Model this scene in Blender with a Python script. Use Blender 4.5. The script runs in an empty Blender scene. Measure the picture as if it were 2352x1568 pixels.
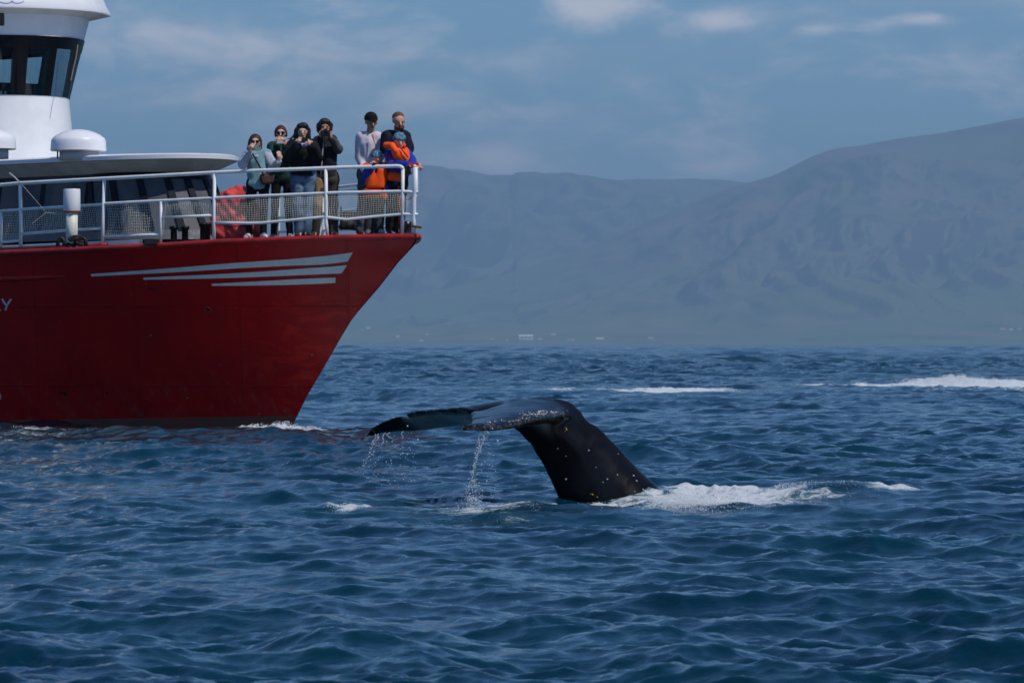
import bpy, bmesh, math, random
import numpy as np
from mathutils import Vector, Matrix
from mathutils.bvhtree import BVHTree

random.seed(7)
rng = np.random.default_rng(7)
sc = bpy.context.scene
COL = sc.collection

# ------------------------------------------------------------------ camera
CAM_H = 1.25            # metres above the water
FPX = 12000.0           # focal length in units of a 2352 px wide picture
HV = 788.0              # row of the horizon in that picture
cam_d = bpy.data.cameras.new('camera')
cam_d.sensor_width = 23.5
cam_d.lens = 23.5 * FPX / 2352.0
cam_d.clip_start = 0.5
cam_d.clip_end = 90000
cam_d.dof.use_dof = True
cam_d.dof.focus_distance = 46.0
cam_d.dof.aperture_fstop = 11.0
cam = bpy.data.objects.new('camera', cam_d)
COL.objects.link(cam)
cam.location = (0, 0, CAM_H)
cam.rotation_euler = (math.radians(90) + math.atan((HV - 784.0) / FPX), 0, 0)
sc.camera = cam

# ------------------------------------------------------------------ colour management, engine
sc.view_settings.view_transform = 'Standard'
sc.view_settings.look = 'None'
sc.view_settings.gamma = 1.0
sc.view_settings.exposure = -0.13
sc.view_settings.use_curve_mapping = False
sc.render.engine = 'CYCLES'
sc.cycles.use_denoising = True
sc.cycles.max_bounces = 8
sc.cycles.volume_bounces = 0
sc.cycles.transparent_max_bounces = 16
sc.cycles.sample_clamp_indirect = 4.0

# ------------------------------------------------------------------ node helpers
class G:
    """tiny node-graph writer"""
    def __init__(s, tree):
        s.t = tree; s.n = tree.nodes; s.l = tree.links
    def new(s, typ, **kw):
        n = s.n.new(typ)
        for k, v in kw.items():
            setattr(n, k, v)
        return n
    def put(s, sock, v):
        if isinstance(v, bpy.types.NodeSocket):
            s.l.new(v, sock)
        elif v is not None:
            sock.default_value = v
    def m(s, op, a, b=None, c=None, clamp=False):
        n = s.new('ShaderNodeMath', operation=op, use_clamp=clamp)
        for i, v in enumerate((a, b, c)):
            if v is not None:
                s.put(n.inputs[i], v)
        return n.outputs[0]
    def noise(s, vec, scale, detail=4, rough=0.55, dist=0.0):
        n = s.new('ShaderNodeTexNoise')
        if vec is not None:
            s.l.new(vec, n.inputs['Vector'])
        n.inputs['Scale'].default_value = scale
        n.inputs['Detail'].default_value = detail
        n.inputs['Roughness'].default_value = rough
        n.inputs['Distortion'].default_value = dist
        return n.outputs['Fac']
    def smooth(s, v, lo, hi, a=0.0, b=1.0):
        n = s.new('ShaderNodeMapRange', interpolation_type='SMOOTHSTEP')
        s.put(n.inputs['Value'], v)
        for k, q in (('From Min', lo), ('From Max', hi), ('To Min', a), ('To Max', b)):
            s.put(n.inputs[k], q)
        return n.outputs['Result']
    def mix(s, f, a, b):
        n = s.new('ShaderNodeMix', data_type='RGBA')
        s.put(n.inputs[0], f)
        for i, v in ((6, a), (7, b)):
            if not isinstance(v, bpy.types.NodeSocket):
                v = tuple(v) + ((1.0,) if len(v) == 3 else ())
            s.put(n.inputs[i], v)
        return n.outputs[2]
    def scalevec(s, vec, sx, sy, sz):
        n = s.new('ShaderNodeVectorMath', operation='MULTIPLY')
        s.l.new(vec, n.inputs[0]); n.inputs[1].default_value = (sx, sy, sz)
        return n.outputs[0]

SUN_AZ, SUN_EL = math.radians(51), math.radians(52)   # azimuth measured from behind the camera towards the right
L = Vector((math.sin(SUN_AZ) * math.cos(SUN_EL), -math.cos(SUN_AZ) * math.cos(SUN_EL), math.sin(SUN_EL)))

# ------------------------------------------------------------------ world: clear sky with low bands of cloud
w = bpy.data.worlds.new('World'); sc.world = w; w.use_nodes = True
g = G(w.node_tree); g.n.clear()
sky = g.new('ShaderNodeTexSky', sky_type='NISHITA', sun_disc=False)
sky.sun_elevation = SUN_EL
sky.sun_rotation = math.atan2(L.x, L.y)
sky.altitude = 0; sky.air_density = 1.0; sky.dust_density = 0.1; sky.ozone_density = 4.0
tc = g.new('ShaderNodeTexCoord')
sx = g.new('ShaderNodeSeparateXYZ'); g.l.new(tc.outputs['Generated'], sx.inputs[0])
X, Y, Z = sx.outputs
az = g.m('ARCTAN2', X, Y)
el = g.m('ARCSINE', Z)
cv = g.new('ShaderNodeCombineXYZ')
g.l.new(g.m('MULTIPLY', az, 1.0), cv.inputs[0]); g.l.new(g.m('MULTIPLY', el, 2.3), cv.inputs[1])
pv = cv.outputs[0]
n1 = g.noise(pv, 38, 8, 0.62, 0.35)
n2 = g.noise(pv, 13, 5, 0.55, 0.2)
def patch(u, v, ru, rv, amp):
    a0, e0 = (u - 1176) / FPX, (HV - v) / FPX
    da = g.m('DIVIDE', g.m('SUBTRACT', az, a0), ru / FPX)
    de = g.m('DIVIDE', g.m('SUBTRACT', el, e0), rv / FPX)
    r2 = g.m('ADD', g.m('MULTIPLY', da, da), g.m('MULTIPLY', de, de))
    return g.m('MULTIPLY', g.m('POWER', 2.718, g.m('MULTIPLY', r2, -1.0)), amp)
acc = None
for q in ((430, 95, 260, 66, .40), (640, 115, 230, 56, .32), (830, 150, 180, 40, .26), (600, 215, 380, 34, .32), (1500, 290, 700, 60, .10), (1090, 75, 90, 24, .24),
          (1345, 18, 105, 46, .82), (1650, 50, 92, 32, .70), (1880, 68, 60, 14, .50), (2125, 48, 75, 20, .72), (2010, 60, 45, 13, .3),
          (1110, 372, 130, 36, .55), (1640, 392, 60, 22, .34), (950, 230, 160, 26, .12), (2300, 150, 260, 60, .10)):
    p = patch(*q)
    acc = p if acc is None else g.m('ADD', acc, p)
dens = g.m('ADD', g.m('ADD', g.m('MULTIPLY', g.m('SUBTRACT', n1, .5), 2.0), acc), g.m('MULTIPLY', g.m('SUBTRACT', n2, .5), .5))
cm = g.smooth(dens, -.08, .78)
cm = g.m('MULTIPLY', cm, .95)
cirr = g.smooth(g.noise(g.scalevec(pv, 1, 4.2, 1), 9, 6, .6, .3), .42, .72)
low = g.m('POWER', 2.718, g.m('MULTIPLY', g.m('MAXIMUM', el, 0.0), -7.0))   # cloud keeps to the lower sky; overhead it is clear
cirr = g.m('MULTIPLY', cirr, low)
cm = g.m('MULTIPLY', cm, g.m('ADD', .15, g.m('MULTIPLY', low, .85)))
cirr = g.m('ADD', g.m('MULTIPLY', cirr, .30), g.m('MULTIPLY', g.m('POWER', 2.718, g.m('MULTIPLY', g.m('MAXIMUM', el, 0.0), -17.0)), .50))
skyt = g.mix(1.0, sky.outputs[0], sky.outputs[0])
tint = g.new('ShaderNodeMix', data_type='RGBA', blend_type='MULTIPLY'); tint.inputs[0].default_value = 1.0
g.l.new(sky.outputs[0], tint.inputs[6]); tint.inputs[7].default_value = (.44, .95, 1.42, 1)
TINT = tint
c1 = g.mix(cirr, tint.outputs[2], (9.6, 9.4, 9.6))
c2 = g.mix(cm, c1, (19.5, 17.4, 16.8))
bg = g.new('ShaderNodeBackground'); g.l.new(c2, bg.inputs[0]); bg.inputs[1].default_value = 0.075
out = g.new('ShaderNodeOutputWorld'); g.l.new(bg.outputs[0], out.inputs[0])

# ------------------------------------------------------------------ sun
sun_d = bpy.data.lights.new('sun', 'SUN'); sun_d.energy = 3.4; sun_d.angle = math.radians(0.5); sun_d.color = (1.0, .93, .84)
sun = bpy.data.objects.new('sun', sun_d); COL.objects.link(sun)
sun.rotation_euler = (-L).to_track_quat('-Z', 'Y').to_euler()
sun.location = (30, 0, 40)

# ------------------------------------------------------------------ helpers
def P(u, v, D):
    """point at distance D (along the view axis) seen at picture position u, v"""
    return Vector(((u - 1176) / FPX * D, D, CAM_H + (HV - v) / FPX * D))

def tag(o, label=None, cat=None, group=None, kind=None):
    for k, v in (('label', label), ('category', cat), ('group', group), ('kind', kind)):
        if v: o[k] = v
    return o

def empty(name, loc=(0, 0, 0)):
    o = bpy.data.objects.new(name, None); COL.objects.link(o); o.location = loc
    o.empty_display_size = .2
    return o

def link(name, me, mat=None, parent=None, smooth=False):
    o = bpy.data.objects.new(name, me); COL.objects.link(o)
    if mat is not None:
        for m_ in (mat if isinstance(mat, (list, tuple)) else [mat]):
            me.materials.append(m_)
    if parent is not None:
        o.parent = parent
        base = parent.matrix_parent_inverse
        pw = world_loc(parent)
        o.matrix_parent_inverse = Matrix.Translation(-pw)
    if smooth:
        me.polygons.foreach_set('use_smooth', [True] * len(me.polygons))
    return o

def world_loc(o):
    """all parents are unrotated; an object's own translation is its world location because every child keeps world-space mesh data"""
    return Vector(o.location)

def mesh_np(name, V, F, smooth=True, mi=None):
    """mesh from numpy arrays; F is (n,3) or (n,4)"""
    V = np.asarray(V, np.float32); F = np.asarray(F, np.int32)
    me = bpy.data.meshes.new(name)
    me.vertices.add(len(V)); me.vertices.foreach_set('co', V.ravel())
    k = F.shape[1]
    me.loops.add(F.size); me.loops.foreach_set('vertex_index', F.ravel())
    me.polygons.add(len(F))
    me.polygons.foreach_set('loop_start', np.arange(len(F), dtype=np.int32) * k)
    me.polygons.foreach_set('loop_total', np.full(len(F), k, np.int32))
    if mi is not None: me.polygons.foreach_set('material_index', np.asarray(mi, np.int32))
    me.polygons.foreach_set('use_smooth', np.full(len(F), smooth, bool))
    me.update(calc_edges=True)
    return me

class MB:
    """collects shapes into one mesh"""
    def __init__(s): s.v = []; s.f = []
    def add(s, vs, fs):
        o = len(s.v); s.v += [tuple(v) for v in vs]; s.f += [tuple(i + o for i in f) for f in fs]; return s
    def tube(s, pts, r, n=8, cap=True):
        pts = [Vector(p) for p in pts]; vs = []; fs = []
        rr = r if isinstance(r, (list, tuple)) else [r] * len(pts)
        prev = None
        for i, p in enumerate(pts):
            d = (pts[min(i + 1, len(pts) - 1)] - pts[max(i - 1, 0)])
            d = d.normalized() if d.length > 1e-9 else Vector((0, 0, 1))
            ref = Vector((0, 0, 1)) if abs(d.z) < .9 else Vector((0, 1, 0))
            if prev is None: a = d.cross(ref).normalized()
            else:
                a = prev - d * prev.dot(d); a = a.normalized() if a.length > 1e-6 else d.cross(ref).normalized()
            prev = a; b = d.cross(a)
            for k in range(n):
                t = 2 * math.pi * k / n
                vs.append(p + (a * math.cos(t) + b * math.sin(t)) * rr[i])
        for i in range(len(pts) - 1):
            for k in range(n):
                k2 = (k + 1) % n
                fs.append((i * n + k, i * n + k2, (i + 1) * n + k2, (i + 1) * n + k))
        if cap:
            fs.append(tuple(range(n))[::-1]); fs.append(tuple(range((len(pts) - 1) * n, len(pts) * n)))
        return s.add(vs, fs)
    def box(s, c, sx, sy, sz, ax=None):
        """box; ax = (ex, ey, ez) unit axes"""
        ex, ey, ez = ax or (Vector((1, 0, 0)), Vector((0, 1, 0)), Vector((0, 0, 1)))
        c = Vector(c); vs = []
        for k in (-1, 1):
            for j in (-1, 1):
                for i in (-1, 1):
                    vs.append(c + ex * (i * sx / 2) + ey * (j * sy / 2) + ez * (k * sz / 2))
        return s.add(vs, [(0, 2, 3, 1), (4, 5, 7, 6), (0, 1, 5, 4), (2, 6, 7, 3), (0, 4, 6, 2), (1, 3, 7, 5)])
    def lathe(s, c, prof, n=32, ax=None):
        c = Vector(c); ex, ey, ez = ax or (Vector((1, 0, 0)), Vector((0, 1, 0)), Vector((0, 0, 1)))
        vs = []; fs = []
        for (r, z) in prof:
            for k in range(n):
                t = 2 * math.pi * k / n
                vs.append(c + ex * (r * math.cos(t)) + ey * (r * math.sin(t)) + ez * z)
        for i in range(len(prof) - 1):
            for k in range(n):
                k2 = (k + 1) % n
                fs.append((i * n + k, i * n + k2, (i + 1) * n + k2, (i + 1) * n + k))
        fs.append(tuple(range(n))[::-1]); fs.append(tuple(range((len(prof) - 1) * n, len(prof) * n)))
        return s.add(vs, fs)
    def loft(s, rings, cap0=True, cap1=True, closed=True):
        n = len(rings[0]); vs = [p for r in rings for p in r]; fs = []
        for i in range(len(rings) - 1):
            for k in range(n if closed else n - 1):
                k2 = (k + 1) % n
                fs.append((i * n + k, i * n + k2, (i + 1) * n + k2, (i + 1) * n + k))
        if cap0 and closed: fs.append(tuple(range(n))[::-1])
        if cap1 and closed: fs.append(tuple(range((len(rings) - 1) * n, len(rings) * n)))
        return s.add(vs, fs)
    def build(s, name, mat, parent=None, smooth=False, bevel=0, flip=False, autos=None):
        me = bpy.data.meshes.new(name); me.from_pydata(s.v, [], s.f)
        bm = bmesh.new(); bm.from_mesh(me)
        bmesh.ops.recalc_face_normals(bm, faces=bm.faces)
        if bevel:
            es = [e for e in bm.edges if len(e.link_faces) == 2 and e.calc_face_angle(0) > .5]
            bmesh.ops.bevel(bm, geom=es, offset=bevel, segments=2, affect='EDGES', clamp_overlap=True)
        bm.to_mesh(me); bm.free()
        if autos is not None:
            me.polygons.foreach_set('use_smooth', [True] * len(me.polygons))
            me.set_sharp_from_angle(angle=autos)
        return link(name, me, mat, parent, smooth)

MATS = {}
def mat(name, col, rough=.5, metal=0, spec=.5, var=0, vscale=6, bump=0, bscale=30, coat=0, col2=None, dirt=None, trans=0, ior=1.45):
    """principled material with a little object-space colour variation and fine relief"""
    if name in MATS: return MATS[name]
    m = bpy.data.materials.new(name); m.use_nodes = True; gg = G(m.node_tree)
    b = gg.n['Principled BSDF']
    b.inputs['Roughness'].default_value = rough; b.inputs['Metallic'].default_value = metal
    b.inputs['Specular IOR Level'].default_value = spec; b.inputs['Coat Weight'].default_value = coat
    b.inputs['Coat Roughness'].default_value = .15
    b.inputs['Transmission Weight'].default_value = trans; b.inputs['IOR'].default_value = ior
    c = tuple(col) + (1,)
    b.inputs['Base Color'].default_value = c
    tcn = gg.new('ShaderNodeTexCoord'); ov = tcn.outputs['Object']
    if var or col2:
        c2_ = tuple(col2) if col2 else tuple(max(0, x * (1 - var)) for x in col)
        f = gg.smooth(gg.noise(ov, vscale, 6, .6), .4, .62)
        s_ = gg.mix(f, col, c2_)
        if dirt:
            f2 = gg.smooth(gg.noise(ov, dirt[1], 7, .7), dirt[2], dirt[2] + .12)
            s_ = gg.mix(gg.m('MULTIPLY', f2, dirt[3]), s_, dirt[0])
        gg.l.new(s_, b.inputs['Base Color'])
        gg.l.new(gg.smooth(gg.noise(ov, vscale * 2.3, 4, .6), .3, .7, rough * .85, min(1, rough * 1.2)), b.inputs['Roughness'])
    if bump:
        bn = gg.new('ShaderNodeBump'); bn.inputs['Strength'].default_value = 1; bn.inputs['Distance'].default_value = bump
        gg.l.new(gg.noise(ov, bscale, 5, .6), bn.inputs['Height']); gg.l.new(bn.outputs[0], b.inputs['Normal'])
    MATS[name] = m
    return m

def smin(a, b, k):
    h = np.clip(.5 + .5 * (b - a) / k, 0, 1)
    return b + (a - b) * h - k * h * (1 - h)

def surface_nets(Fv, org, h):
    """iso-surface F=0 (inside negative) of a sampled field"""
    nx, ny, nz = Fv.shape
    s = Fv < 0
    c = [s[i:nx - 1 + i, j:ny - 1 + j, k:nz - 1 + k] for i in (0, 1) for j in (0, 1) for k in (0, 1)]
    cnt = sum(x.astype(np.int8) for x in c)
    ii, jj, kk = np.nonzero((cnt > 0) & (cnt < 8))
    acc = np.zeros((len(ii), 3), np.float32); num = np.zeros(len(ii), np.float32)
    for ax in range(3):
        for a in (0, 1):
            for b in (0, 1):
                o = [0, 0, 0]; others = [q for q in range(3) if q != ax]
                o[others[0]] = a; o[others[1]] = b
                f0 = Fv[ii + o[0], jj + o[1], kk + o[2]]
                o2 = list(o); o2[ax] = 1
                f1 = Fv[ii + o2[0], jj + o2[1], kk + o2[2]]
                cr = (f0 < 0) != (f1 < 0)
                t = np.where(cr, f0 / np.where(cr, f0 - f1, 1), 0)
                pos = np.zeros((len(ii), 3), np.float32); pos[:, 0] = o[0]; pos[:, 1] = o[1]; pos[:, 2] = o[2]
                pos[:, ax] = t
                acc += pos * cr[:, None]; num += cr
    V = (np.stack([ii, jj, kk], 1) + acc / num[:, None]) * h + np.asarray(org)[None]
    idx = -np.ones((nx - 1, ny - 1, nz - 1), np.int32); idx[ii, jj, kk] = np.arange(len(ii))
    Q = []
    for ax in range(3):
        sl0 = [slice(None)] * 3; sl1 = [slice(None)] * 3
        sl0[ax] = slice(0, -1); sl1[ax] = slice(1, None)
        a = s[tuple(sl0)]; b = s[tuple(sl1)]
        e = np.argwhere(a != b)
        o1, o2 = [(1, 2), (2, 0), (0, 1)][ax]
        ok = (e[:, o1] > 0) & (e[:, o2] > 0) & (e[:, o1] < Fv.shape[o1] - 1) & (e[:, o2] < Fv.shape[o2] - 1)
        e = e[ok]
        def at(d1, d2):
            q = e.copy(); q[:, o1] += d1; q[:, o2] += d2
            return idx[q[:, 0], q[:, 1], q[:, 2]]
        quad = np.stack([at(-1, -1), at(0, -1), at(0, 0), at(-1, 0)], 1)
        inside = a[tuple(e.T)]
        quad[~inside] = quad[~inside][:, ::-1]
        Q.append(quad)
    return V, np.concatenate(Q)

def grid3(lo, hi, h):
    ax = [np.arange(lo[i], hi[i] + h, h, dtype=np.float32) for i in range(3)]
    return ax

def sdf_eval(prims, ax, k=.03, wr=0, wseed=0):
    """prims: ('c',a,b,ra,rb[,flat[,k]]) tapered capsule; ('e',c,(rx,ry,rz)) ellipsoid; ('-e',...) / ('-b', lo, hi) subtract"""
    X_, Y_, Z_ = np.meshgrid(*ax, indexing='ij', sparse=True)
    F_ = None; sub = []
    for p in prims:
        if p[0] == 'c':
            a, b, ra, rb = Vector(p[1]), Vector(p[2]), p[3], p[4]
            fl = p[5] if len(p) > 5 and p[5] else 1.0
            d = b - a; dx, dy, dz = d.x, d.y * fl, d.z
            l2 = dx * dx + dy * dy + dz * dz + 1e-12
            px, py, pz = X_ - a.x, (Y_ - a.y) * fl, Z_ - a.z
            t = np.clip((px * dx + py * dy + pz * dz) / l2, 0, 1)
            f = np.sqrt((px - t * dx) ** 2 + (py - t * dy) ** 2 + (pz - t * dz) ** 2) - (ra + (rb - ra) * t)
            if fl > 1: f = f / (1 + (fl - 1) * .5)
            kk_ = p[6] if len(p) > 6 else k
        else:
            c_, r_ = p[1], p[2]
            if p[0] in ('e', '-e'):
                q = np.sqrt(((X_ - c_[0]) / r_[0]) ** 2 + ((Y_ - c_[1]) / r_[1]) ** 2 + ((Z_ - c_[2]) / r_[2]) ** 2)
                f = (q - 1) * min(r_)
            else:  # '-b' box lo, hi
                f = np.maximum.reduce(np.broadcast_arrays(c_[0] - X_, X_ - r_[0], c_[1] - Y_, Y_ - r_[1], c_[2] - Z_, Z_ - r_[2]))
            if p[0][0] == '-':
                sub.append(f); continue
            kk_ = p[3] if len(p) > 3 else k
        F_ = f if F_ is None else smin(F_, f, kk_)
    if wr:
        r = np.random.default_rng(wseed)
        W_ = 0
        for _ in range(7):
            kx, ky, kz = r.normal(0, 1, 3) * np.array([26, 26, 20]); ph = r.uniform(0, 6.28)
            W_ = W_ + np.sin(X_ * kx + Y_ * ky + Z_ * kz + ph)
        F_ = F_ + W_ * (wr / 3)
    for f in sub:
        F_ = np.maximum(F_, -f)
    return np.ascontiguousarray(np.broadcast_to(F_, [len(q) for q in ax])).astype(np.float32)

def blob(name, prims, material, parent=None, h=.012, k=.03, wr=0, seed=0, pad=.03, matfn=None):
    lo = np.array([1e9] * 3); hi = -lo
    for p in prims:
        if p[0] == 'c':
            for q, r in ((p[1], p[3]), (p[2], p[4])):
                q = np.array(q); lo = np.minimum(lo, q - r); hi = np.maximum(hi, q + r)
        elif p[0] == 'e':
            q = np.array(p[1]); r = np.array(p[2]); lo = np.minimum(lo, q - r); hi = np.maximum(hi, q + r)
    lo -= pad + wr; hi += pad + wr
    ax = grid3(lo, hi, h)
    Fv = sdf_eval(prims, ax, k, wr, seed)
    V, Q = surface_nets(Fv, lo, h)
    me = mesh_np(name, V, Q, True)
    return link(name, me, material, parent)
HAZE_COL, HAZE_DENS = (.475, .76, 1.0), 6.3e-5
# ------------------------------------------------------------------ sea
def ss(a, lo, hi):
    t = np.clip((a - lo) / (hi - lo), 0, 1); return t * t * (3 - 2 * t)

def fbm(x, y, oct_=6, seed=3, ridged=False):
    r = np.random.default_rng(seed); v = np.zeros_like(x); a = 1.0; f = 1.0; tot = 0
    P_ = r.random((257, 257)).astype(np.float32)
    for o in range(oct_):
        X2 = x * f + 17.3 * o; Y2 = y * f + 9.1 * o
        i = np.floor(X2).astype(int); j = np.floor(Y2).astype(int)
        tx = X2 - i; ty = Y2 - j; tx = tx * tx * (3 - 2 * tx); ty = ty * ty * (3 - 2 * ty)
        i %= 256; j %= 256
        n = (P_[i, j] * (1 - tx) * (1 - ty) + P_[i + 1, j] * tx * (1 - ty) + P_[i, j + 1] * (1 - tx) * ty + P_[i + 1, j + 1] * tx * ty)
        n = 1 - np.abs(2 * n - 1) if ridged else n
        v += a * n; tot += a; a *= .5; f *= 2.03
    return v / tot

def wave_band(Lt, N, l0, l1, slope, wind, spread, seed):
    r = np.random.default_rng(seed)
    k1 = 2 * np.pi * np.fft.fftfreq(N, Lt / N)
    KX, KY = np.meshgrid(k1, k1, indexing='ij')
    K = np.hypot(KX, KY); K[0, 0] = 1
    lam = 2 * np.pi / K
    A = np.where((lam > l0) & (lam < l1), K ** -2.0 / K ** .0, 0)
    th = np.arctan2(KY, KX) - wind
    A = A * (spread + (1 - spread) * np.abs(np.cos(th)) ** 2.5)
    H = A * (r.normal(size=(N, N)) + 1j * r.normal(size=(N, N)))
    H[0, 0] = 0
    z = np.fft.ifft2(H).real
    sx_ = np.fft.ifft2(1j * KX * H).real; sy_ = np.fft.ifft2(1j * KY * H).real
    s = slope / math.sqrt((sx_ ** 2 + sy_ ** 2).mean())
    dx = np.fft.ifft2(1j * KX / K * H).real; dy = np.fft.ifft2(1j * KY / K * H).real
    return Lt, N, (z * s).astype(np.float32), (dx * s).astype(np.float32), (dy * s).astype(np.float32), l0

WIND = math.radians(62)
BANDS = [wave_band(151.0, 512, 4.5, 16.0, .030, WIND, .15, 11),
         wave_band(47.0, 512, 1.5, 4.5, .052, WIND + .3, .25, 12),
         wave_band(19.0, 512, .55, 1.5, .115, WIND - .35, .35, 13),
         wave_band(7.3, 512, .20, .55, .155, WIND + .1, .45, 14),
         wave_band(3.1, 512, .075, .20, .13, WIND, .5, 15)]

def sample(field, Lt, N, x, y):
    fx = (x / Lt * N) % N; fy = (y / Lt * N) % N
    i0 = fx.astype(np.int32); j0 = fy.astype(np.int32); tx = (fx - i0).astype(np.float32); ty = (fy - j0).astype(np.float32)
    i0 %= N; j0 %= N; i1 = (i0 + 1) % N; j1 = (j0 + 1) % N
    return (field[i0, j0] * (1 - tx) * (1 - ty) + field[i1, j0] * tx * (1 - ty) + field[i0, j1] * (1 - tx) * ty + field[i1, j1] * tx * ty)

# each entry: point on the sea (given by where it shows), radii along/across, height of the mound, foam amount
def sea_uv(x, y):
    return 1176 + FPX * x / y, HV + CAM_H * FPX / y
MOUNDS = [  # centre x, y, radius x, radius y, height
    (-4.8, 75.0, 4.6, 3.0, -.085), (3.05, 40.0, .6, .5, .045), (-.62, 41.1, .5, .5, -.045),
    (2.15, 39.9, .55, .5, .05),
    (2.20, 39.6, .75, .55, .09), (3.1, 39.4, 1.1, .6, .03),
    (-3.15, 75.6, 1.0, .5, .10), (-5.1, 74.2, .9, .6, .04), (-4.1, 74.3, .8, .5, .02),
    (12.3, 148, 1.3, 2.2, .12), (14.0, 147, 3.0, 3.0, .08), (3.6, 131, 3.0, 2.0, .06), (-.7, 50.5, 0.9, .8, .03)]
FOAM = [  # u, v, ru, rv, amount, softness
    (1660, 1152, 150, 24, 1.25), (1560, 1162, 90, 10, 1.1), (1500, 1157, 90, 7, .75), (1800, 1135, 120, 16, .62), (1930, 1130, 80, 12, .66), (1985, 1140, 45, 8, .6),
    (1740, 1172, 150, 10, .75), (1420, 1156, 60, 5, .6),
    (650, 990, 110, 8, 1.0), (700, 997, 100, 5, .8), (590, 988, 60, 6, .6), (330, 995, 130, 11, .5), (80, 1000, 140, 9, .5), (180, 1020, 260, 14, .33),
    (830, 1165, 90, 5, .75), (790, 1167, 40, 6, .85), (1070, 1172, 40, 9, .6), (1170, 1185, 90, 6, .45), (1130, 1165, 70, 4, .5),
    (2200, 888, 190, 10, 1.15), (2200, 882, 60, 12, 1.1), (2010, 890, 130, 4, .75), (1560, 902, 150, 5, .95), (1280, 896, 110, 7, .6), (1290, 902, 60, 3, .8), (1090, 900, 90, 4, .5), (2330, 893, 80, 10, .7)]

FOAM_XY = [  # x, y, radius x, radius y, amount
    (1.42, 39.2, .50, .75, 1.25), (1.85, 39.4, .45, .55, .90), (2.45, 40.0, .65, .34, .82), (2.85, 39.7, .35, .5, .85), (1.05, 39.9, .35, .4, 1.2), (.75, 40.3, .40, .22, 1.05), (2.2, 39.2, .5, .3, .62), (.45, 40.5, .3, .15, .7),
    (-.62, 40.8, .45, .4, .70), (-1.25, 39.7, .35, .35, .95), (-.95, 39.8, .45, .25, .7), (-.3, 38.7, .5, .5, .62), (0, 39, .4, .3, .6),
    (-3.35, 75.6, 1.1, 1.6, 1.45), (-2.75, 74.8, .9, 1.1, 1.15), (-4.1, 75.2, .8, .8, .75), (-5.4, 74.6, 1.2, .8, .72), (-7.0, 74.6, 1.3, 1.0, .66), (-5.6, 71.5, 2.5, 1.6, .45),
    (12.3, 147, 3.2, 3.2, 1.4), (14.5, 147, 2.6, 3.0, 1.2), (9.6, 147, 2.2, 2.2, 1.0), (4.2, 131, 1.7, 2.2, 1.2), (2.8, 131, 1.2, 1.6, .9), (1.3, 134, .9, 2.0, 1.0), (.9, 138, 1.0, 2.0, .8), (-1.0, 135, 1.4, 2.0, .55)]

def sea_height(x, y):
    x = np.asarray(x, np.float32); y = np.asarray(y, np.float32)
    z = np.zeros_like(x)
    for (cx, cy, rx, ry, h) in MOUNDS:
        z += h * np.exp(-((x - cx) / rx) ** 2 - ((y - cy) / ry) ** 2)
    return z

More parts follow.
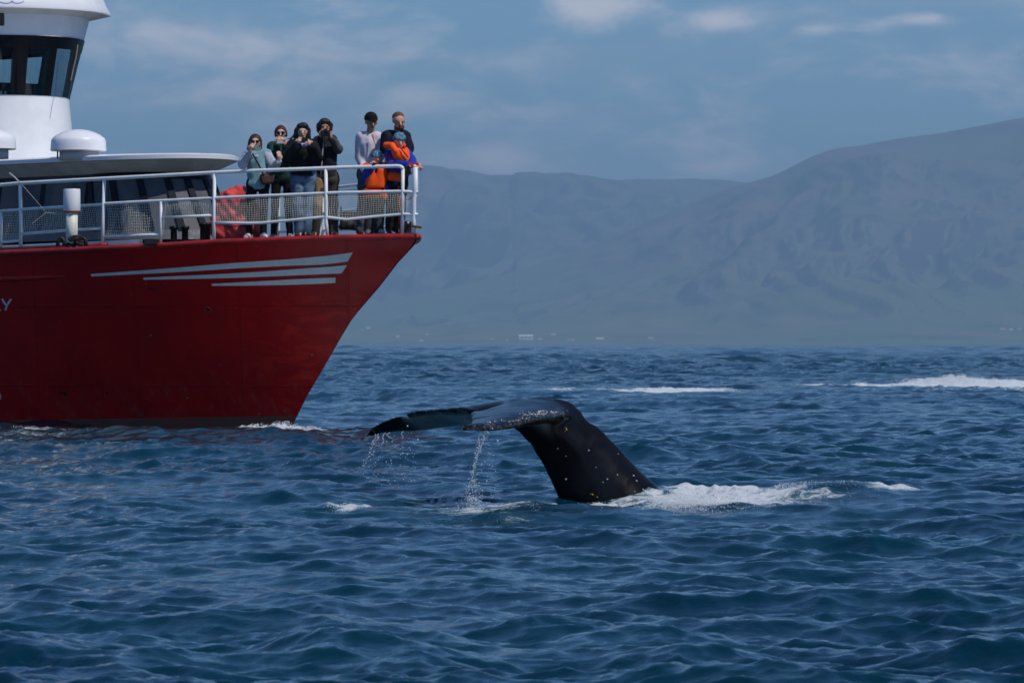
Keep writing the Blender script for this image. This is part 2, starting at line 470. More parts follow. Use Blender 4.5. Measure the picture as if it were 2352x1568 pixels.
def make_sea():
    def radii():
        r = [1.5, 3, 5, 8, 11, 13, 14.5, 15.5]
        while r[-1] < 26000:
            q = r[-1]
            f = .0016 if q < 110 else (.0016 * (q / 110) ** .5 if q < 1300 else .0055 + .03 * min(1, (q - 1300) / 2500))
            r.append(q * (1 + f))
        return np.array(r)
    R = radii()
    core = np.arange(-.108, .1081, .00085)
    e = [core[-1]]; d = .00085
    while e[-1] < math.pi:
        d *= 1.16; e.append(min(e[-1] + min(d, .25), math.pi))
    e = np.array(e[1:])
    T = np.concatenate([-e[:-1][::-1], core, e])
    RR, TT = np.meshgrid(R, T, indexing='ij')
    x = (RR * np.sin(TT)); y = (RR * np.cos(TT))
    dth = np.gradient(T)
    sp = np.maximum(np.gradient(R)[:, None] * .9, RR * dth[None])
    z = np.zeros_like(x); DX = np.zeros_like(x); DY = np.zeros_like(x)
    # calmer streaks and rougher patches, several metres wide
    gp = fbm(x / 2.6 + 40, y / 5.5 + 90, 3, 5) - .5; gust = np.clip(.93 + .28 * np.sin(x * .11 + y * .045 + 1.3) * np.sin(y * .083 - x * .05) + 1.1 * gp + .10, .6, 1.5)
    for (Lt, N, H, hx, hy, l0) in BANDS:
        wgt = ss(l0 * 2.2 / sp, .8, 2.2)
        ca, sa = math.cos(.37 + Lt), math.sin(.37 + Lt)
        X2 = x * ca - y * sa; Y2 = x * sa + y * ca
        # rotate sampling a little per band, so that the tiles never line up
        ang = .17 * math.sin(Lt); ca, sa = math.cos(ang), math.sin(ang)
        X2 = x * ca - y * sa + Lt * .31; Y2 = x * sa + y * ca
        gz = gust if l0 < 2 else 1
        z += sample(H, Lt, N, X2, Y2) * wgt * gz
        a = sample(hx, Lt, N, X2, Y2) * wgt * gz; b = sample(hy, Lt, N, X2, Y2) * wgt * gz
        DX += (a * ca + b * sa); DY += (-a * sa + b * ca)
    ch = .85
    # where the mesh can carry only the longer waves, those carry the steepness of the whole sea
    gain = 1 + 1.9 * ss(RR, 90, 380) + 1.5 * ss(RR, 450, 1100)
    z *= gain * (1 - .95 * ss(RR, 1300, 3500)); DX *= (1 - ss(RR, 1300, 3500)); DY *= (1 - ss(RR, 1300, 3500))
    u, v = sea_uv(x, np.maximum(y, .1)); 
    foam = np.zeros_like(x)
    for (fu, fv, ru, rv, am) in FOAM:
        foam = np.maximum(foam, am * np.exp(-((u - fu) / ru) ** 2 * 1.2 - ((v - fv) / rv) ** 2 * 1.2))
    for (fx, fy, rx, ry, am) in FOAM_XY:
        foam = np.maximum(foam, am * np.exp(-((x - fx) / rx) ** 2 * 1.2 - ((y - fy) / ry) ** 2 * 1.2))
    foam[y < 5] = 0
    mound = sea_height(x, y)
    calm = 1 - .45 * np.exp(-((x - 1.7) / 1.6) ** 2 - ((y - 39.5) / 1.5) ** 2)
    z = z * calm + mound
    x2 = x + DX * ch; y2 = y + DY * ch
    lump = foam * (.5 + .5 * np.sin(x * 19 + np.sin(y * 7) * 2) * np.sin(y * 9 + x * 5))
    nb = BANDS[3]; nb2 = BANDS[4]
    z += np.clip(foam - .35, 0, 1) * (sample(nb[2], 2.9, nb[1], x, y) * 2.2 * (sp < .5) + sample(nb[2], 9.0, nb[1], x + 3, y) * 2.6)
    V = np.stack([x2, y2, z], -1).reshape(-1, 3)
    nr, nt = x.shape
    I = np.arange(nr * nt).reshape(nr, nt)
    F = np.stack([I[:-1, :-1], I[:-1, 1:], I[1:, 1:], I[1:, :-1]], -1).reshape(-1, 4)
    me = mesh_np('sea', V, F, True)
    at = me.attributes.new('foam', 'FLOAT', 'POINT'); at.data.foreach_set('value', foam.ravel().astype(np.float32))
    return me, V.reshape(nr, nt, 3), R, T

wm = bpy.data.materials.new('sea_water'); wm.use_nodes = True; g = G(wm.node_tree)
b = g.n['Principled BSDF']; outn = g.n['Material Output']
tcn = g.new('ShaderNodeTexCoord'); ov = tcn.outputs['Object']
b.inputs['IOR'].default_value = 1.31; b.inputs['Roughness'].default_value = .06
deep = g.mix(g.smooth(g.noise(g.scalevec(ov, 1, .5, 1), .35, 3, .5), .35, .65), (.0004, .021, .040), (.0006, .031, .050))
at = g.new('ShaderNodeAttribute', attribute_name='foam', attribute_type='GEOMETRY'); fm = at.outputs['Fac']
# churned water next to foam is full of bubbles: milky green
milk = g.smooth(fm, .25, 1.1)
wcol = g.mix(g.m('MULTIPLY', milk, .75), deep, (.10, .26, .27))
g.l.new(wcol, b.inputs['Base Color'])
bn = g.new('ShaderNodeBump'); bn.inputs['Strength'].default_value = 1.0; bn.inputs['Distance'].default_value = .010
rip = g.m('ADD', g.m('ADD', g.noise(g.scalevec(ov, 1, .8, 1), 9, 6, .62, .3), g.m('MULTIPLY', g.noise(ov, 34, 3, .5), .25)), 0)
g.l.new(rip, bn.inputs['Height'])
bn2 = g.new('ShaderNodeBump'); bn2.inputs['Strength'].default_value = 1.0; bn2.inputs['Distance'].default_value = .22
cam_n = g.new('ShaderNodeSeparateXYZ'); g.l.new(ov, cam_n.inputs[0])
far = g.smooth(cam_n.outputs[1], 45, 260)       # metres north: where the mesh no longer carries the half-metre waves
g.l.new(g.m('MULTIPLY', g.noise(ov, 1.5, 6, .62), far), bn2.inputs['Height'])
g.l.new(bn.outputs[0], bn2.inputs['Normal'])
g.l.new(bn2.outputs[0], b.inputs['Normal'])
fb = g.new('ShaderNodeBsdfPrincipled'); fb.inputs['Roughness'].default_value = .7
fb.inputs['Base Color'].default_value = (.74, .78, .80, 1)
bnf = g.new('ShaderNodeBump'); bnf.inputs['Distance'].default_value = .05
fn = g.noise(ov, 7, 9, .72, .6)
g.l.new(g.noise(ov, 12, 6, .7), bnf.inputs['Height']); g.l.new(bnf.outputs[0], fb.inputs['Normal'])
fh = g.m('SUBTRACT', 1.02, fm)
fac = g.smooth(g.m('SUBTRACT', fn, g.m('MULTIPLY', fh, .62)), .14, .34)
fac = g.m('MULTIPLY', fac, g.smooth(fm, .05, .3))
fac = g.m('MULTIPLY', fac, .92)
mx = g.new('ShaderNodeMixShader'); g.l.new(fac, mx.inputs[0]); g.l.new(b.outputs[0], mx.inputs[1]); g.l.new(fb.outputs[0], mx.inputs[2])
g.l.new(mx.outputs[0], outn.inputs['Surface'])
sea_me, SEA, SEA_R, SEA_T = make_sea()
sea = link('sea', sea_me, wm); tag(sea, 'dark blue choppy sea with small wind waves', kind='structure')

# ------------------------------------------------------------------ land across the bay
rock = bpy.data.materials.new('hillside'); rock.use_nodes = True; g = G(rock.node_tree); b = g.n['Principled BSDF']
b.inputs['Roughness'].default_value = .95; b.inputs['Specular IOR Level'].default_value = .1
ov = g.new('ShaderNodeTexCoord').outputs['Object']
geo = g.new('ShaderNodeNewGeometry'); ns = g.new('ShaderNodeSeparateXYZ'); g.l.new(geo.outputs['True Normal'], ns.inputs[0])
zz = g.new('ShaderNodeSeparateXYZ'); g.l.new(ov, zz.inputs[0])
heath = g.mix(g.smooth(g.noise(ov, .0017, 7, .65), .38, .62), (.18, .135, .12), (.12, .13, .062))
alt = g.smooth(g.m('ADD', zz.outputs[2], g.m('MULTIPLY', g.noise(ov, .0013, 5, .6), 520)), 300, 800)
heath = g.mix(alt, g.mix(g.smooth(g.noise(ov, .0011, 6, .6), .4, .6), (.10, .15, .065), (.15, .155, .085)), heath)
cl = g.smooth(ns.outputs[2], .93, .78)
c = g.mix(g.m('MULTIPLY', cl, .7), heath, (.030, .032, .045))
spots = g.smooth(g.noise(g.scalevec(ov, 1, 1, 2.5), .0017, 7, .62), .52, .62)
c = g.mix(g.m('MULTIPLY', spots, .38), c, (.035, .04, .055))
g.l.new(c, b.inputs['Base Color'])

def ridge_terrain(name, label, crest, y0, yc, yb, umin, umax, relief, prof, seed, terr=0):
    us = np.linspace(umin, umax, 520); ys = np.concatenate([np.linspace(y0, yc, 170), np.linspace(yc, yb, 24)[1:]])
    cu = np.array([c_[0] for c_ in crest]); cvv = np.array([c_[1] for c_ in crest])
    Ug, Yg = np.meshgrid(us, ys, indexing='ij')
    Hc = np.interp(us, cu, cvv); Hc = np.convolve(np.pad(Hc, 6, 'edge'), np.ones(13) / 13, 'valid')
    Hc = (HV - Hc) / FPX * yc
    x = (Ug - 1176) / FPX * yc; S_ = 2.4
    t = np.clip((Yg - y0) / (yc - y0), 0, 1)
    back = np.clip((Yg - yc) / (yb - yc), 0, 1)
    sp = fbm(x / 2100, Yg / 2100, 5, seed)            # spurs and gullies running down
    rid = fbm(x / 950 + sp * 1.5, Yg / 3300, 5, seed + 1, True)
    tt = np.clip(t + (sp - .5) * .35 * np.sin(t * math.pi) + (rid - .5) * relief * np.sin(t * math.pi), 0, 1)
    h = np.interp(tt, [p_[0] for p_ in prof], [p_[1] for p_ in prof])
    if terr:
        q = h * terr + sp * 1.2; h2 = (np.floor(q) + ss(q - np.floor(q), .55, 1.0) - sp * 1.2) / terr
        h = h * .45 + h2 * .55 * ss(h, .0, .2) + h * .55 * (1 - ss(h, .0, .2))
    h = h * Hc[:, None]
    det = (fbm(x / 380, Yg / 380, 5, seed + 2) - .5) * 52 + (fbm(x / 110, Yg / 110, 3, seed + 4) - .5) * 22
    h = h + det * ss(t, .15, .5) * (1 - ss(t, .86, 1.0) * .8)
    h = h * (1 - .25 * back) + np.where(back > 0, 0, 0)
    h = h - 6 * (1 - ss(t, 0, .02))
    V = np.stack([x, Yg, h], -1).reshape(-1, 3)
    nr, nt = x.shape; I = np.arange(nr * nt).reshape(nr, nt)
    F = np.stack([I[:-1, :-1], I[1:, :-1], I[1:, 1:], I[:-1, 1:]], -1).reshape(-1, 4)
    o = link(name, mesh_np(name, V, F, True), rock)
    tag(o, label, kind='structure'); return V.reshape(nr, nt, 3)

crestA = [(-1400, 430), (-300, 380), (0, 400), (300, 392), (500, 396), (800, 402), (960, 397), (1010, 399), (1060, 404), (1130, 411), (1200, 418), (1245, 417), (1310, 424), (1360, 427), (1420, 422), (1500, 417), (1570, 419),
          (1620, 420), (1700, 424), (1760, 428), (1900, 440), (2200, 500), (3200, 560)]
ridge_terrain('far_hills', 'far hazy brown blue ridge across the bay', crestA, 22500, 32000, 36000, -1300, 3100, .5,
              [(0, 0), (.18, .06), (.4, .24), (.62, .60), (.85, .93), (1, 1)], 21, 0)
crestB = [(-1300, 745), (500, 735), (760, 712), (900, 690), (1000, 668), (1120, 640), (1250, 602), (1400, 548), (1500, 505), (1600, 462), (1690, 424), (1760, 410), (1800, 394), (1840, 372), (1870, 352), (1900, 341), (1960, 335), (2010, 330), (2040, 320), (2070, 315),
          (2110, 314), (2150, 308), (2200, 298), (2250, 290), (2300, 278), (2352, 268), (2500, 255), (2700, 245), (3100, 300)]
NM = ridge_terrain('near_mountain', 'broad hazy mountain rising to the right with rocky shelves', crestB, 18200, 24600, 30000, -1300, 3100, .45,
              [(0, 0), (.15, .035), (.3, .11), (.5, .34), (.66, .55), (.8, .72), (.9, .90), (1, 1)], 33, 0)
# ------------------------------------------------------------------ ship
XB, YB = -1.37, 76.0                      # bow tip
ALPHA = math.radians(50)
FW = Vector((math.cos(ALPHA), -math.sin(ALPHA), 0))    # heading
SB = Vector((-math.sin(ALPHA), -math.cos(ALPHA), 0))   # towards starboard
UP = Vector((0, 0, 1))
def W(a, t, z):
    """a metres aft of the bow tip, t metres to starboard of the centreline"""
    return Vector((XB, YB, 0)) - FW * a + SB * t + UP * z
BD_T = [(0, .015), (.06, .06), (.15, .135), (.3, .26), (.6, .50), (1, .82), (1.5, 1.18), (2, 1.50), (3, 2.0), (4, 2.38), (5, 2.6), (7, 2.85), (10, 3.0), (22, 3.0)]
BW_T = [(0, 0), (.1, .06), (.5, .22), (1, .44), (2, .88), (3, 1.26), (5, 1.92), (7, 2.35), (10, 2.7), (22, 2.8)]
def _stem(u, v):
    k = (u - 1176) / FPX
    a = (XB - 76 * k) / (FW.x - FW.y * k) if True else 0
    return (CAM_H + (HV - v) / FPX * (YB - FW.y * a), a)
ST_T = sorted([_stem(669, 980), _stem(708, 901), _stem(733, 859), _stem(787, 764), _stem(810, 726), _stem(871, 655), _stem(912, 601), _stem(948, 562)])
ST_T = [(-1.2, ST_T[0][1] + .85), (-.6, ST_T[0][1] + .4)] + [(z_, max(a_, 0.0)) for z_, a_ in ST_T] + [(2.9, 0.0)]
def ip(tab, x): return float(np.interp(x, [q[0] for q in tab], [q[1] for q in tab]))
def bdk(a): return ip(BD_T, a)
def edge_at(u, inset=0.0):
    """starboard deck edge where it shows at column u -> a, world x, y"""
    lo, hi = 0.0, 22.0
    f = lambda a: (lambda p: 1176 + FPX * p.x / p.y)(W(a, max(bdk(a) - inset, 0), 0))
    for _ in range(50):
        mid = (lo + hi) / 2
        if f(mid) > u: lo = mid
        else: hi = mid
    p = W(lo, max(bdk(lo) - inset, 0), 0)
    return lo, p.x, p.y
def zat(v, y): return CAM_H + (HV - v) / FPX * y
CAPV = [(-400, 596), (0, 581), (318, 567), (527, 554), (796, 545), (900, 543.5), (963, 543.5)]
_zc = []
for u_ in (-400, 0, 150, 318, 420, 527, 650, 796, 860, 900, 930, 955):
    a_, x_, y_ = edge_at(u_); _zc.append((a_, zat(ip(CAPV, u_), y_)))
_zc.sort(); _zc = [(0, _zc[0][1])] + _zc + [(22, _zc[-1][1] - .05)]
def zcap(a): return ip(_zc, a)            # centre height of the gunwale pipe
CAP_R = .042
def hull_pt(a, f, side):
    """f 0..1 from z=-1.2 to the gunwale; a measured at deck level; side +1 starboard"""
    pass

red_paint = bpy.data.materials.new('red_hull_paint'); red_paint.use_nodes = True; g = G(red_paint.node_tree); b = g.n['Principled BSDF']
ov = g.new('ShaderNodeTexCoord').outputs['Object']
sp_ = g.new('ShaderNodeSeparateXYZ'); g.l.new(ov, sp_.inputs[0])
base = g.mix(g.smooth(g.noise(ov, .9, 6, .65), .35, .68), (.50, .004, .005), (.36, .003, .005))
# sunlit sheen painted in as brighter red near the stem, long streaks, rust runs
sheen = g.smooth(g.noise(g.scalevec(ov, 1.0, 1.0, 2.6), 1.9, 8, .72, .6), .46, .58)
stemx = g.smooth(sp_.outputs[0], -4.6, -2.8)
base = g.mix(g.m('MULTIPLY', g.m('MULTIPLY', sheen, g.m('MULTIPLY', stemx, g.smooth(sp_.outputs[2], 2.3, 1.7))), .70), base, (.70, .022, .010))
sc2 = g.smooth(g.noise(g.scalevec(ov, 5, 5, .6), 1.6, 7, .7), .60, .70)
base = g.mix(g.m('MULTIPLY', sc2, .38), base, (.22, .055, .03))
lowz = g.smooth(sp_.outputs[2], 1.3, .35)
salt = g.smooth(g.noise(g.scalevec(ov, 3, 3, .9), 2.4, 7, .72), .50, .68)
base = g.mix(g.m('MULTIPLY', g.m('MULTIPLY', salt, lowz), .22), base, (.50, .16, .12))
seamx = g.m('ABSOLUTE', g.m('SUBTRACT', g.m('FRACT', g.m('MULTIPLY', sp_.outputs[0], .62)), .5))
seamz = g.m('ABSOLUTE', g.m('SUBTRACT', g.m('FRACT', g.m('MULTIPLY', sp_.outputs[2], .83)), .5))
seam = g.m('MAXIMUM', g.smooth(seamx, .018, .006), g.smooth(seamz, .020, .007))
base = g.mix(g.m('MULTIPLY', seam, .22), base, (.16, .004, .006))
ch = g.smooth(g.noise(g.scalevec(ov, 2, 2, 4), 5.0, 3, .5), .745, .76)
base = g.mix(g.m('MULTIPLY', ch, .8), base, (.45, .42, .42))
blk = g.smooth(g.noise(g.scalevec(ov, 1, 1, 2), 3.1, 4, .6), .70, .72)
base = g.mix(g.m('MULTIPLY', blk, .6), base, (.03, .01, .012))
# antifouling below the boot line, which runs slightly down aft
bl = g.m('SUBTRACT', sp_.outputs[2], g.m('ADD', .165, g.m('MULTIPLY', g.m('ADD', sp_.outputs[0], 3.2), .022)))
bt = g.smooth(g.m('ADD', bl, g.m('MULTIPLY', g.m('SUBTRACT', g.noise(ov, 3, 4, .6), .5), .02)), .006, -.006)
boot = g.mix(g.smooth(g.noise(g.scalevec(ov, 1, 1, 4), 2, 6, .7), .4, .65), (.24, .075, .050), (.15, .085, .060))
base = g.mix(bt, base, boot)
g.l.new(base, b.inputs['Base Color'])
g.l.new(g.smooth(g.noise(ov, 2.2, 5, .6), .3, .7, .30, .5), b.inputs['Roughness']); b.inputs['Specular IOR Level'].default_value = .3
bn = g.new('ShaderNodeBump'); bn.inputs['Distance'].default_value = .035
g.l.new(g.m('ADD', g.noise(ov, 1.1, 3, .5), g.m('ADD', g.m('MULTIPLY', g.noise(ov, 5, 4, .6), .12), g.m('MULTIPLY', seam, .10))), bn.inputs['Height']); g.l.new(bn.outputs[0], b.inputs['Normal'])

M_cap = mat('red_gunwale_paint', (.46, .018, .018), .32, var=.35, vscale=5, bump=.004, bscale=14, dirt=((.6, .45, .45), 14, .66, .6))
M_white = mat('white_marine_paint', (.78, .79, .80), .38, var=.07, vscale=2.5, bump=.0015, bscale=9, dirt=((.50, .42, .32), 3.1, .66, .35))
M_rail = mat('white_rail_paint', (.80, .81, .82), .35, var=.08, vscale=7, dirt=((.36, .17, .06), 6, .68, .8))
M_deck = mat('grey_green_deck_paint', (.16, .18, .18), .8, var=.3, vscale=2, bump=.003)
M_black = mat('black_frame_paint', (.004, .0045, .006), .35, spec=.2, var=.3, vscale=6)
M_dark = mat('near_black_rubber', (.010, .010, .011), .6, var=.3, vscale=9, bump=.002, bscale=60)
M_navy = mat('dark_mullion_paint', (.008, .011, .020), .6, spec=.15)
M_grey = mat('light_grey_stripe_paint', (.74, .80, .80), .45, var=.08, vscale=8)
M_steel = mat('galvanised_steel', (.38, .39, .40), .45, .6, var=.2)
M_net = mat('pale_net_cord', (.60, .62, .56), .8)
M_rust = mat('rusty_steel', (.20, .075, .03), .9, var=.5, vscale=20)
M_roofw = mat('roof_gelcoat', (.82, .83, .85), .3, var=.05, vscale=1.4, bump=.002, bscale=3)
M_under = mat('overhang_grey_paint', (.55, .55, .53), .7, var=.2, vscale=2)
M_glass = mat('tinted_window_glass', (.075, .088, .105), .40, spec=.04, var=.35, vscale=1.3, col2=(.13, .12, .125))
cg = bpy.data.materials.new('clear_wheelhouse_glass'); cg.use_nodes = True; g = G(cg.node_tree); g.n.clear()
tr = g.new('ShaderNodeBsdfTransparent'); tr.inputs[0].default_value = (.62, .72, .74, 1); gl = g.new('ShaderNodeBsdfGlossy'); gl.inputs['Roughness'].default_value = .04
fr = g.new('ShaderNodeFresnel'); fr.inputs[0].default_value = 1.5; mx = g.new('ShaderNodeMixShader'); g.l.new(fr.outputs[0], mx.inputs[0])
g.l.new(tr.outputs[0], mx.inputs[1]); g.l.new(gl.outputs[0], mx.inputs[2]); oo = g.new('ShaderNodeOutputMaterial'); g.l.new(mx.outputs[0], oo.inputs[0])

ship = empty('whale_watching_ship', W(5, 0, 0))
tag(ship, 'red hulled whale watching ship with white wheelhouse and railed foredeck', 'ship')

# hull shell
AS = [0, .05, .12, .22, .35, .5, .7, .95, 1.25, 1.6, 2, 2.5, 3, 3.6, 4.3, 5, 6, 7, 8.5, 10, 12, 14, 17, 20]
FS = np.linspace(0, 1, 34)
def hull_ring(side):
    rows = []
    for f in FS:
        row = []
        for a in AS:
            z1 = zcap(a) - .01; z = -1.2 + (z1 + 1.2) * f
            s0 = ip(ST_T, min(z + .02, 2.86)) if f < 1 else 0.0
            # slide stations so that every waterline starts on the stem
            aa = s0 + (a) * (20 - s0) / 20.0
            d = aa - s0
            gz = min(1, max(0, (z + .2) / (z1 + .2))); gz = gz ** 1.35
            lowb = ip(BW_T, d) * (1 if z > -.1 else max(.25, 1 + (z + .1) * .5))
            bb = lowb * (1 - gz) + bdk(d) * gz
            row.append(W(aa, side * bb, z))
        rows.append(row)
    return rows
hb = MB()
for side in (1, -1):
    hb.loft(hull_ring(side), closed=False)
hb.loft([[W(20, t, z) for (t, z) in ((-2.3, -1.2), (-2.8, .4), (-3.0, zcap(20) - .01), (3.0, zcap(20) - .01), (2.8, .4), (2.3, -1.2))]] * 2, cap0=True, cap1=False)
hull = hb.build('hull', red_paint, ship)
bm = bmesh.new(); bm.from_mesh(hull.data); bmesh.ops.remove_doubles(bm, verts=bm.verts, dist=.004); bmesh.ops.recalc_face_normals(bm, faces=bm.faces); bm.to_mesh(hull.data); bm.free()
hull.data.polygons.foreach_set('use_smooth', [True] * len(hull.data.polygons)); hull.data.set_sharp_from_angle(angle=math.radians(38))
HB = BVHTree.FromPolygons([v.co for v in hull.data.vertices], [tuple(p.vertices) for p in hull.data.polygons])
EYE = Vector((0, 0, CAM_H))
def on_hull(u, v, off=.006):
    d = (P(u, v, 76) - EYE).normalized()
    loc, n, i, dist = HB.ray_cast(EYE, d)
    if loc is None: return None
    if n.dot(d) > 0: n = -n
    return loc + n * off, n

def decal(name, material, top, bot, n=40, off=.006, parent=None, m=3):
    """a thin painted band on the hull between two edge curves given by where they show"""
    vs = []; fs = []
    for i in range(n + 1):
        t = i / n
        def ev(c):
            q = t * (len(c) - 1); k = min(int(q), len(c) - 2); r = q - k
            return c[k][0] + (c[k + 1][0] - c[k][0]) * r, c[k][1] + (c[k + 1][1] - c[k][1]) * r
        a, b_ = ev(top), ev(bot)
        for j in range(m + 1):
            r = j / m
            h_ = on_hull(a[0] + (b_[0] - a[0]) * r, a[1] + (b_[1] - a[1]) * r, off)
            vs.append(h_[0])
    for i in range(n):
        for j in range(m):
            k = i * (m + 1) + j
            fs.append((k, k + 1, k + m + 2, k + m + 1))
    return MB().add(vs, fs).build(name, material, parent, smooth=True)
def z6(*pts): return [(x * .4167, 551.25 + y * .4167) for x, y in pts]
decal('bow_stripe', M_grey, z6((500, 186), (760, 168), (1000, 149), (1300, 124), (1600, 104), (1800, 86), (1945, 67)), z6((506, 200), (770, 186), (1000, 175), (1300, 155), (1600, 140), (1780, 134), (1917, 117)), parent=hull, n=60)
decal('bow_stripe', M_grey, z6((790, 206), (1000, 196), (1200, 187), (1450, 172), (1700, 154), (1840, 144), (1913, 137)), z6((793, 218), (1000, 214), (1200, 210), (1450, 201), (1700, 190), (1800, 186), (1884, 182)), parent=hull, n=60)
decal('bow_stripe', M_grey, z6((1167, 240), (1350, 230), (1550, 219), (1700, 211), (1850, 205)), z6((1169, 251), (1350, 250), (1550, 247), (1700, 242), (1849, 235)), parent=hull, n=50)
# ship's name: only its end is in the frame
def strokes(name, segs, wd, parent):
    mb = MB()
    for s_ in segs:
        for (p, q) in zip(s_[:-1], s_[1:]):
            dx, dy = q[0] - p[0], q[1] - p[1]; l = math.hypot(dx, dy); nx, ny = -dy / l * wd / 2, dx / l * wd / 2
            n = max(1, int(l / 4)); vs = []
            for i in range(n + 1):
                x, y = p[0] + dx * i / n, p[1] + dy * i / n
                vs += [on_hull(x + nx, y + ny, .007)[0], on_hull(x - nx, y - ny, .007)[0]]
            mb.add(vs, [(2 * i, 2 * i + 1, 2 * i + 3, 2 * i + 2) for i in range(n)])
    return mb.build(name, M_grey, parent)
strokes('letter_y', [[(5.5, 686), (14, 700)], [(26, 686), (17, 700), (13, 712)], [(15.5, 698), (15, 700)]], 4.2, hull)
strokes('letter_l', [[(-18, 687), (-20, 712.5)], [(-20, 711.5), (2.5, 711.5)]], 4.2, hull)
strokes('draught_ring', [[(-7 + 9.5 * math.cos(t), 910 + 10 * math.sin(t)) for t in np.linspace(0, 2 * math.pi, 17)]], 2.2, hull)
# hawse hole with raised rim
p_, n_ = on_hull(477.5, 710, .01)
ex = n_.cross(UP).normalized(); ez = n_
ax_ = (ex, n_.cross(ex).normalized(), n_)
MB().lathe(p_, [(.058, -.03), (.058, .006), (.040, .012), (.034, -.02)], 20, ax_).build('hawse_hole_rim', M_cap, hull, smooth=True)
MB().lathe(p_, [(.036, -.02), (.036, -.006)], 16, ax_).build('hawse_hole', M_dark, hull)
for (u_, v_, r_) in ((150, 903, .03), (247, 901, .022), (140, 901, .02)):
    p_, n_ = on_hull(u_, v_, .004); ex = n_.cross(UP).normalized()
    MB().lathe(p_, [(r_, -.02), (r_, .012), (r_ * .5, .014)], 12, (ex, n_.cross(ex).normalized(), n_)).build('drain_opening', M_dark, hull)
# rubbing strake at far left
mb = MB()
pts = [on_hull(u_, v_, .0)[0] for u_, v_ in ((-40, 641), (0, 640), (60, 638), (110, 636), (150, 634))]
mb.tube(pts, [.05, .05, .045, .035, .01], 8).build('rubbing_strake', red_paint, hull, smooth=True)

# gunwale pipe
def cap_curve(side, inset=0.0, dz=0.0):
    return [W(a, side * max(bdk(a) - inset, 0), zcap(a) + dz) for a in (0, .03, .06, .1, .15, .22, .3, .45, .6, .8, 1, 1.25, 1.5, 1.75, 2, 2.5, 3, 3.5, 4, 4.5, 5, 6, 7, 8.5, 10, 13, 17, 20)]
cc = cap_curve(-1)[::-1] + cap_curve(1)[1:]
MB().tube(cc, CAP_R, 14).build('gunwale_pipe', M_cap, ship, smooth=True)
a0 = edge_at(238)[0]
pl = [W(a, bdk(a) - .05, zcap(a) + CAP_R + .012) for a in np.linspace(a0, 12, 20)]
MB().tube(pl, .028, 8).build('gunwale_doubler', M_cap, ship, smooth=True)
# deck
dk = MB(); vs = []; fs = []
AD = [.02, .1, .2, .4, .7, 1, 1.5, 2, 3, 4, 5, 7, 10, 15, 20]
for a in AD:
    for q in np.linspace(-1, 1, 9):
        vs.append(W(a, q * max(bdk(a) - .02, .01), zcap(a) + .012 + .05 * (1 - q * q)))
for i in range(len(AD) - 1):
    for j in range(8):
        k = i * 9 + j; fs.append((k, k + 1, k + 10, k + 9))
dk.add(vs, fs).build('foredeck', M_deck, ship, smooth=True)
def deck_z(x, y):
    rel = Vector((x - XB, y - YB, 0)); a = -rel.dot(FW); t = rel.dot(SB); q = max(-1, min(1, t / max(bdk(a), .05)))
    return zcap(a) + .012 + .05 * (1 - q * q)
# white coaming inboard of the gunwale
for (u0_, u1_) in ((-160, 152), (204, 324)):
    ring = []
    for u_ in np.linspace(u0_, u1_, 12):
        a, x, y = edge_at(u_, .16); z = zcap(a) + .035
        n = SB
        ring.append([W(a, bdk(a) - .12, z + .015), W(a, bdk(a) - .12, z + .082), W(a, bdk(a) - .19, z + .085), W(a, bdk(a) - .19, z + .015)])
    MB().loft(ring).build('deck_coaming', M_white, ship, bevel=.008)

# ---- railing
rail = empty('railing', W(2, 1.5, 2.8)); rail.parent = ship; rail.matrix_parent_inverse = Matrix.Translation(-world_loc(ship))
def SR(u, v, inset=.07):
    a, x, y = edge_at(u, inset); return Vector((x, y, zat(v, y)))
def rpath(pts, n=6, inset=.07):
    out = []
    for (p, q) in zip(pts[:-1], pts[1:]):
        k = max(1, int(abs(q[0] - p[0]) / 40))
        for i in range(k): out.append(SR(p[0] + (q[0] - p[0]) * i / k, p[1] + (q[1] - p[1]) * i / k, inset))
    out.append(SR(*pts[-1], inset)); return out
TOPR = [(-160, 432), (0, 425), (46.7, 420.8), (239.7, 410.3), (318.5, 406), (493, 396.4), (576, 392.5), (747.4, 386.3), (796, 384.2), (913, 381.6)]
MIDR = [(-160, 496), (0, 484.8), (46, 481.5), (50.8, 480.7), (233.6, 469.6), (243.7, 467.5), (318.5, 463.5), (489, 455), (576, 451), (743.5, 443.8), (772, 442.4), (922, 439.5), (959.6, 441)]
LOWS = [[(-160, 566), (0, 557), (46, 553)], [(50.8, 537), (140, 530), (233, 524.4)], [(240, 544), (318.5, 540.5), (368, 538.3)], [(372, 500), (488, 494.4)],
        [(494.4, 511.7), (576, 512.8), (601, 512), (743.5, 498.4), (760, 500), (796.3, 504.3), (812, 502.5), (860, 497.5), (922, 492), (960.5, 492.3)]]
def lo_at(u):
    for s_ in LOWS:
        if s_[0][0] - 6 <= u <= s_[-1][0] + 6: return float(np.interp(u, [q[0] for q in s_], [q[1] for q in s_]))
    return None
F_top = SR(925.5, 389)
tp = rpath(TOPR) + [SR(920, 382.5), SR(924, 385.5), F_top]
MB().tube(tp, .0285, 10).build('top_rail', M_rail, rail, smooth=True)
MB().tube(rpath(MIDR), .022, 8).build('middle_rail', M_rail, rail, smooth=True)
for s_ in LOWS:
    MB().tube(rpath(s_), .021, 8).build('lower_rail', M_rail, rail, smooth=True)
POSTS = [[(1.5, 487), (2, 520), (0, 580)], [(46.5, 422), (47, 500), (47.5, 574)], [(239.6, 412), (237, 500), (235.6, 562)], [(370.7, 463), (368.6, 560)], [(493, 398), (491.5, 500), (491.8, 556)],
         [(748.4, 388), (749.4, 470), (749.4, 512), (752.3, 543)], [(925.5, 388), (924.8, 450), (924, 540)]]
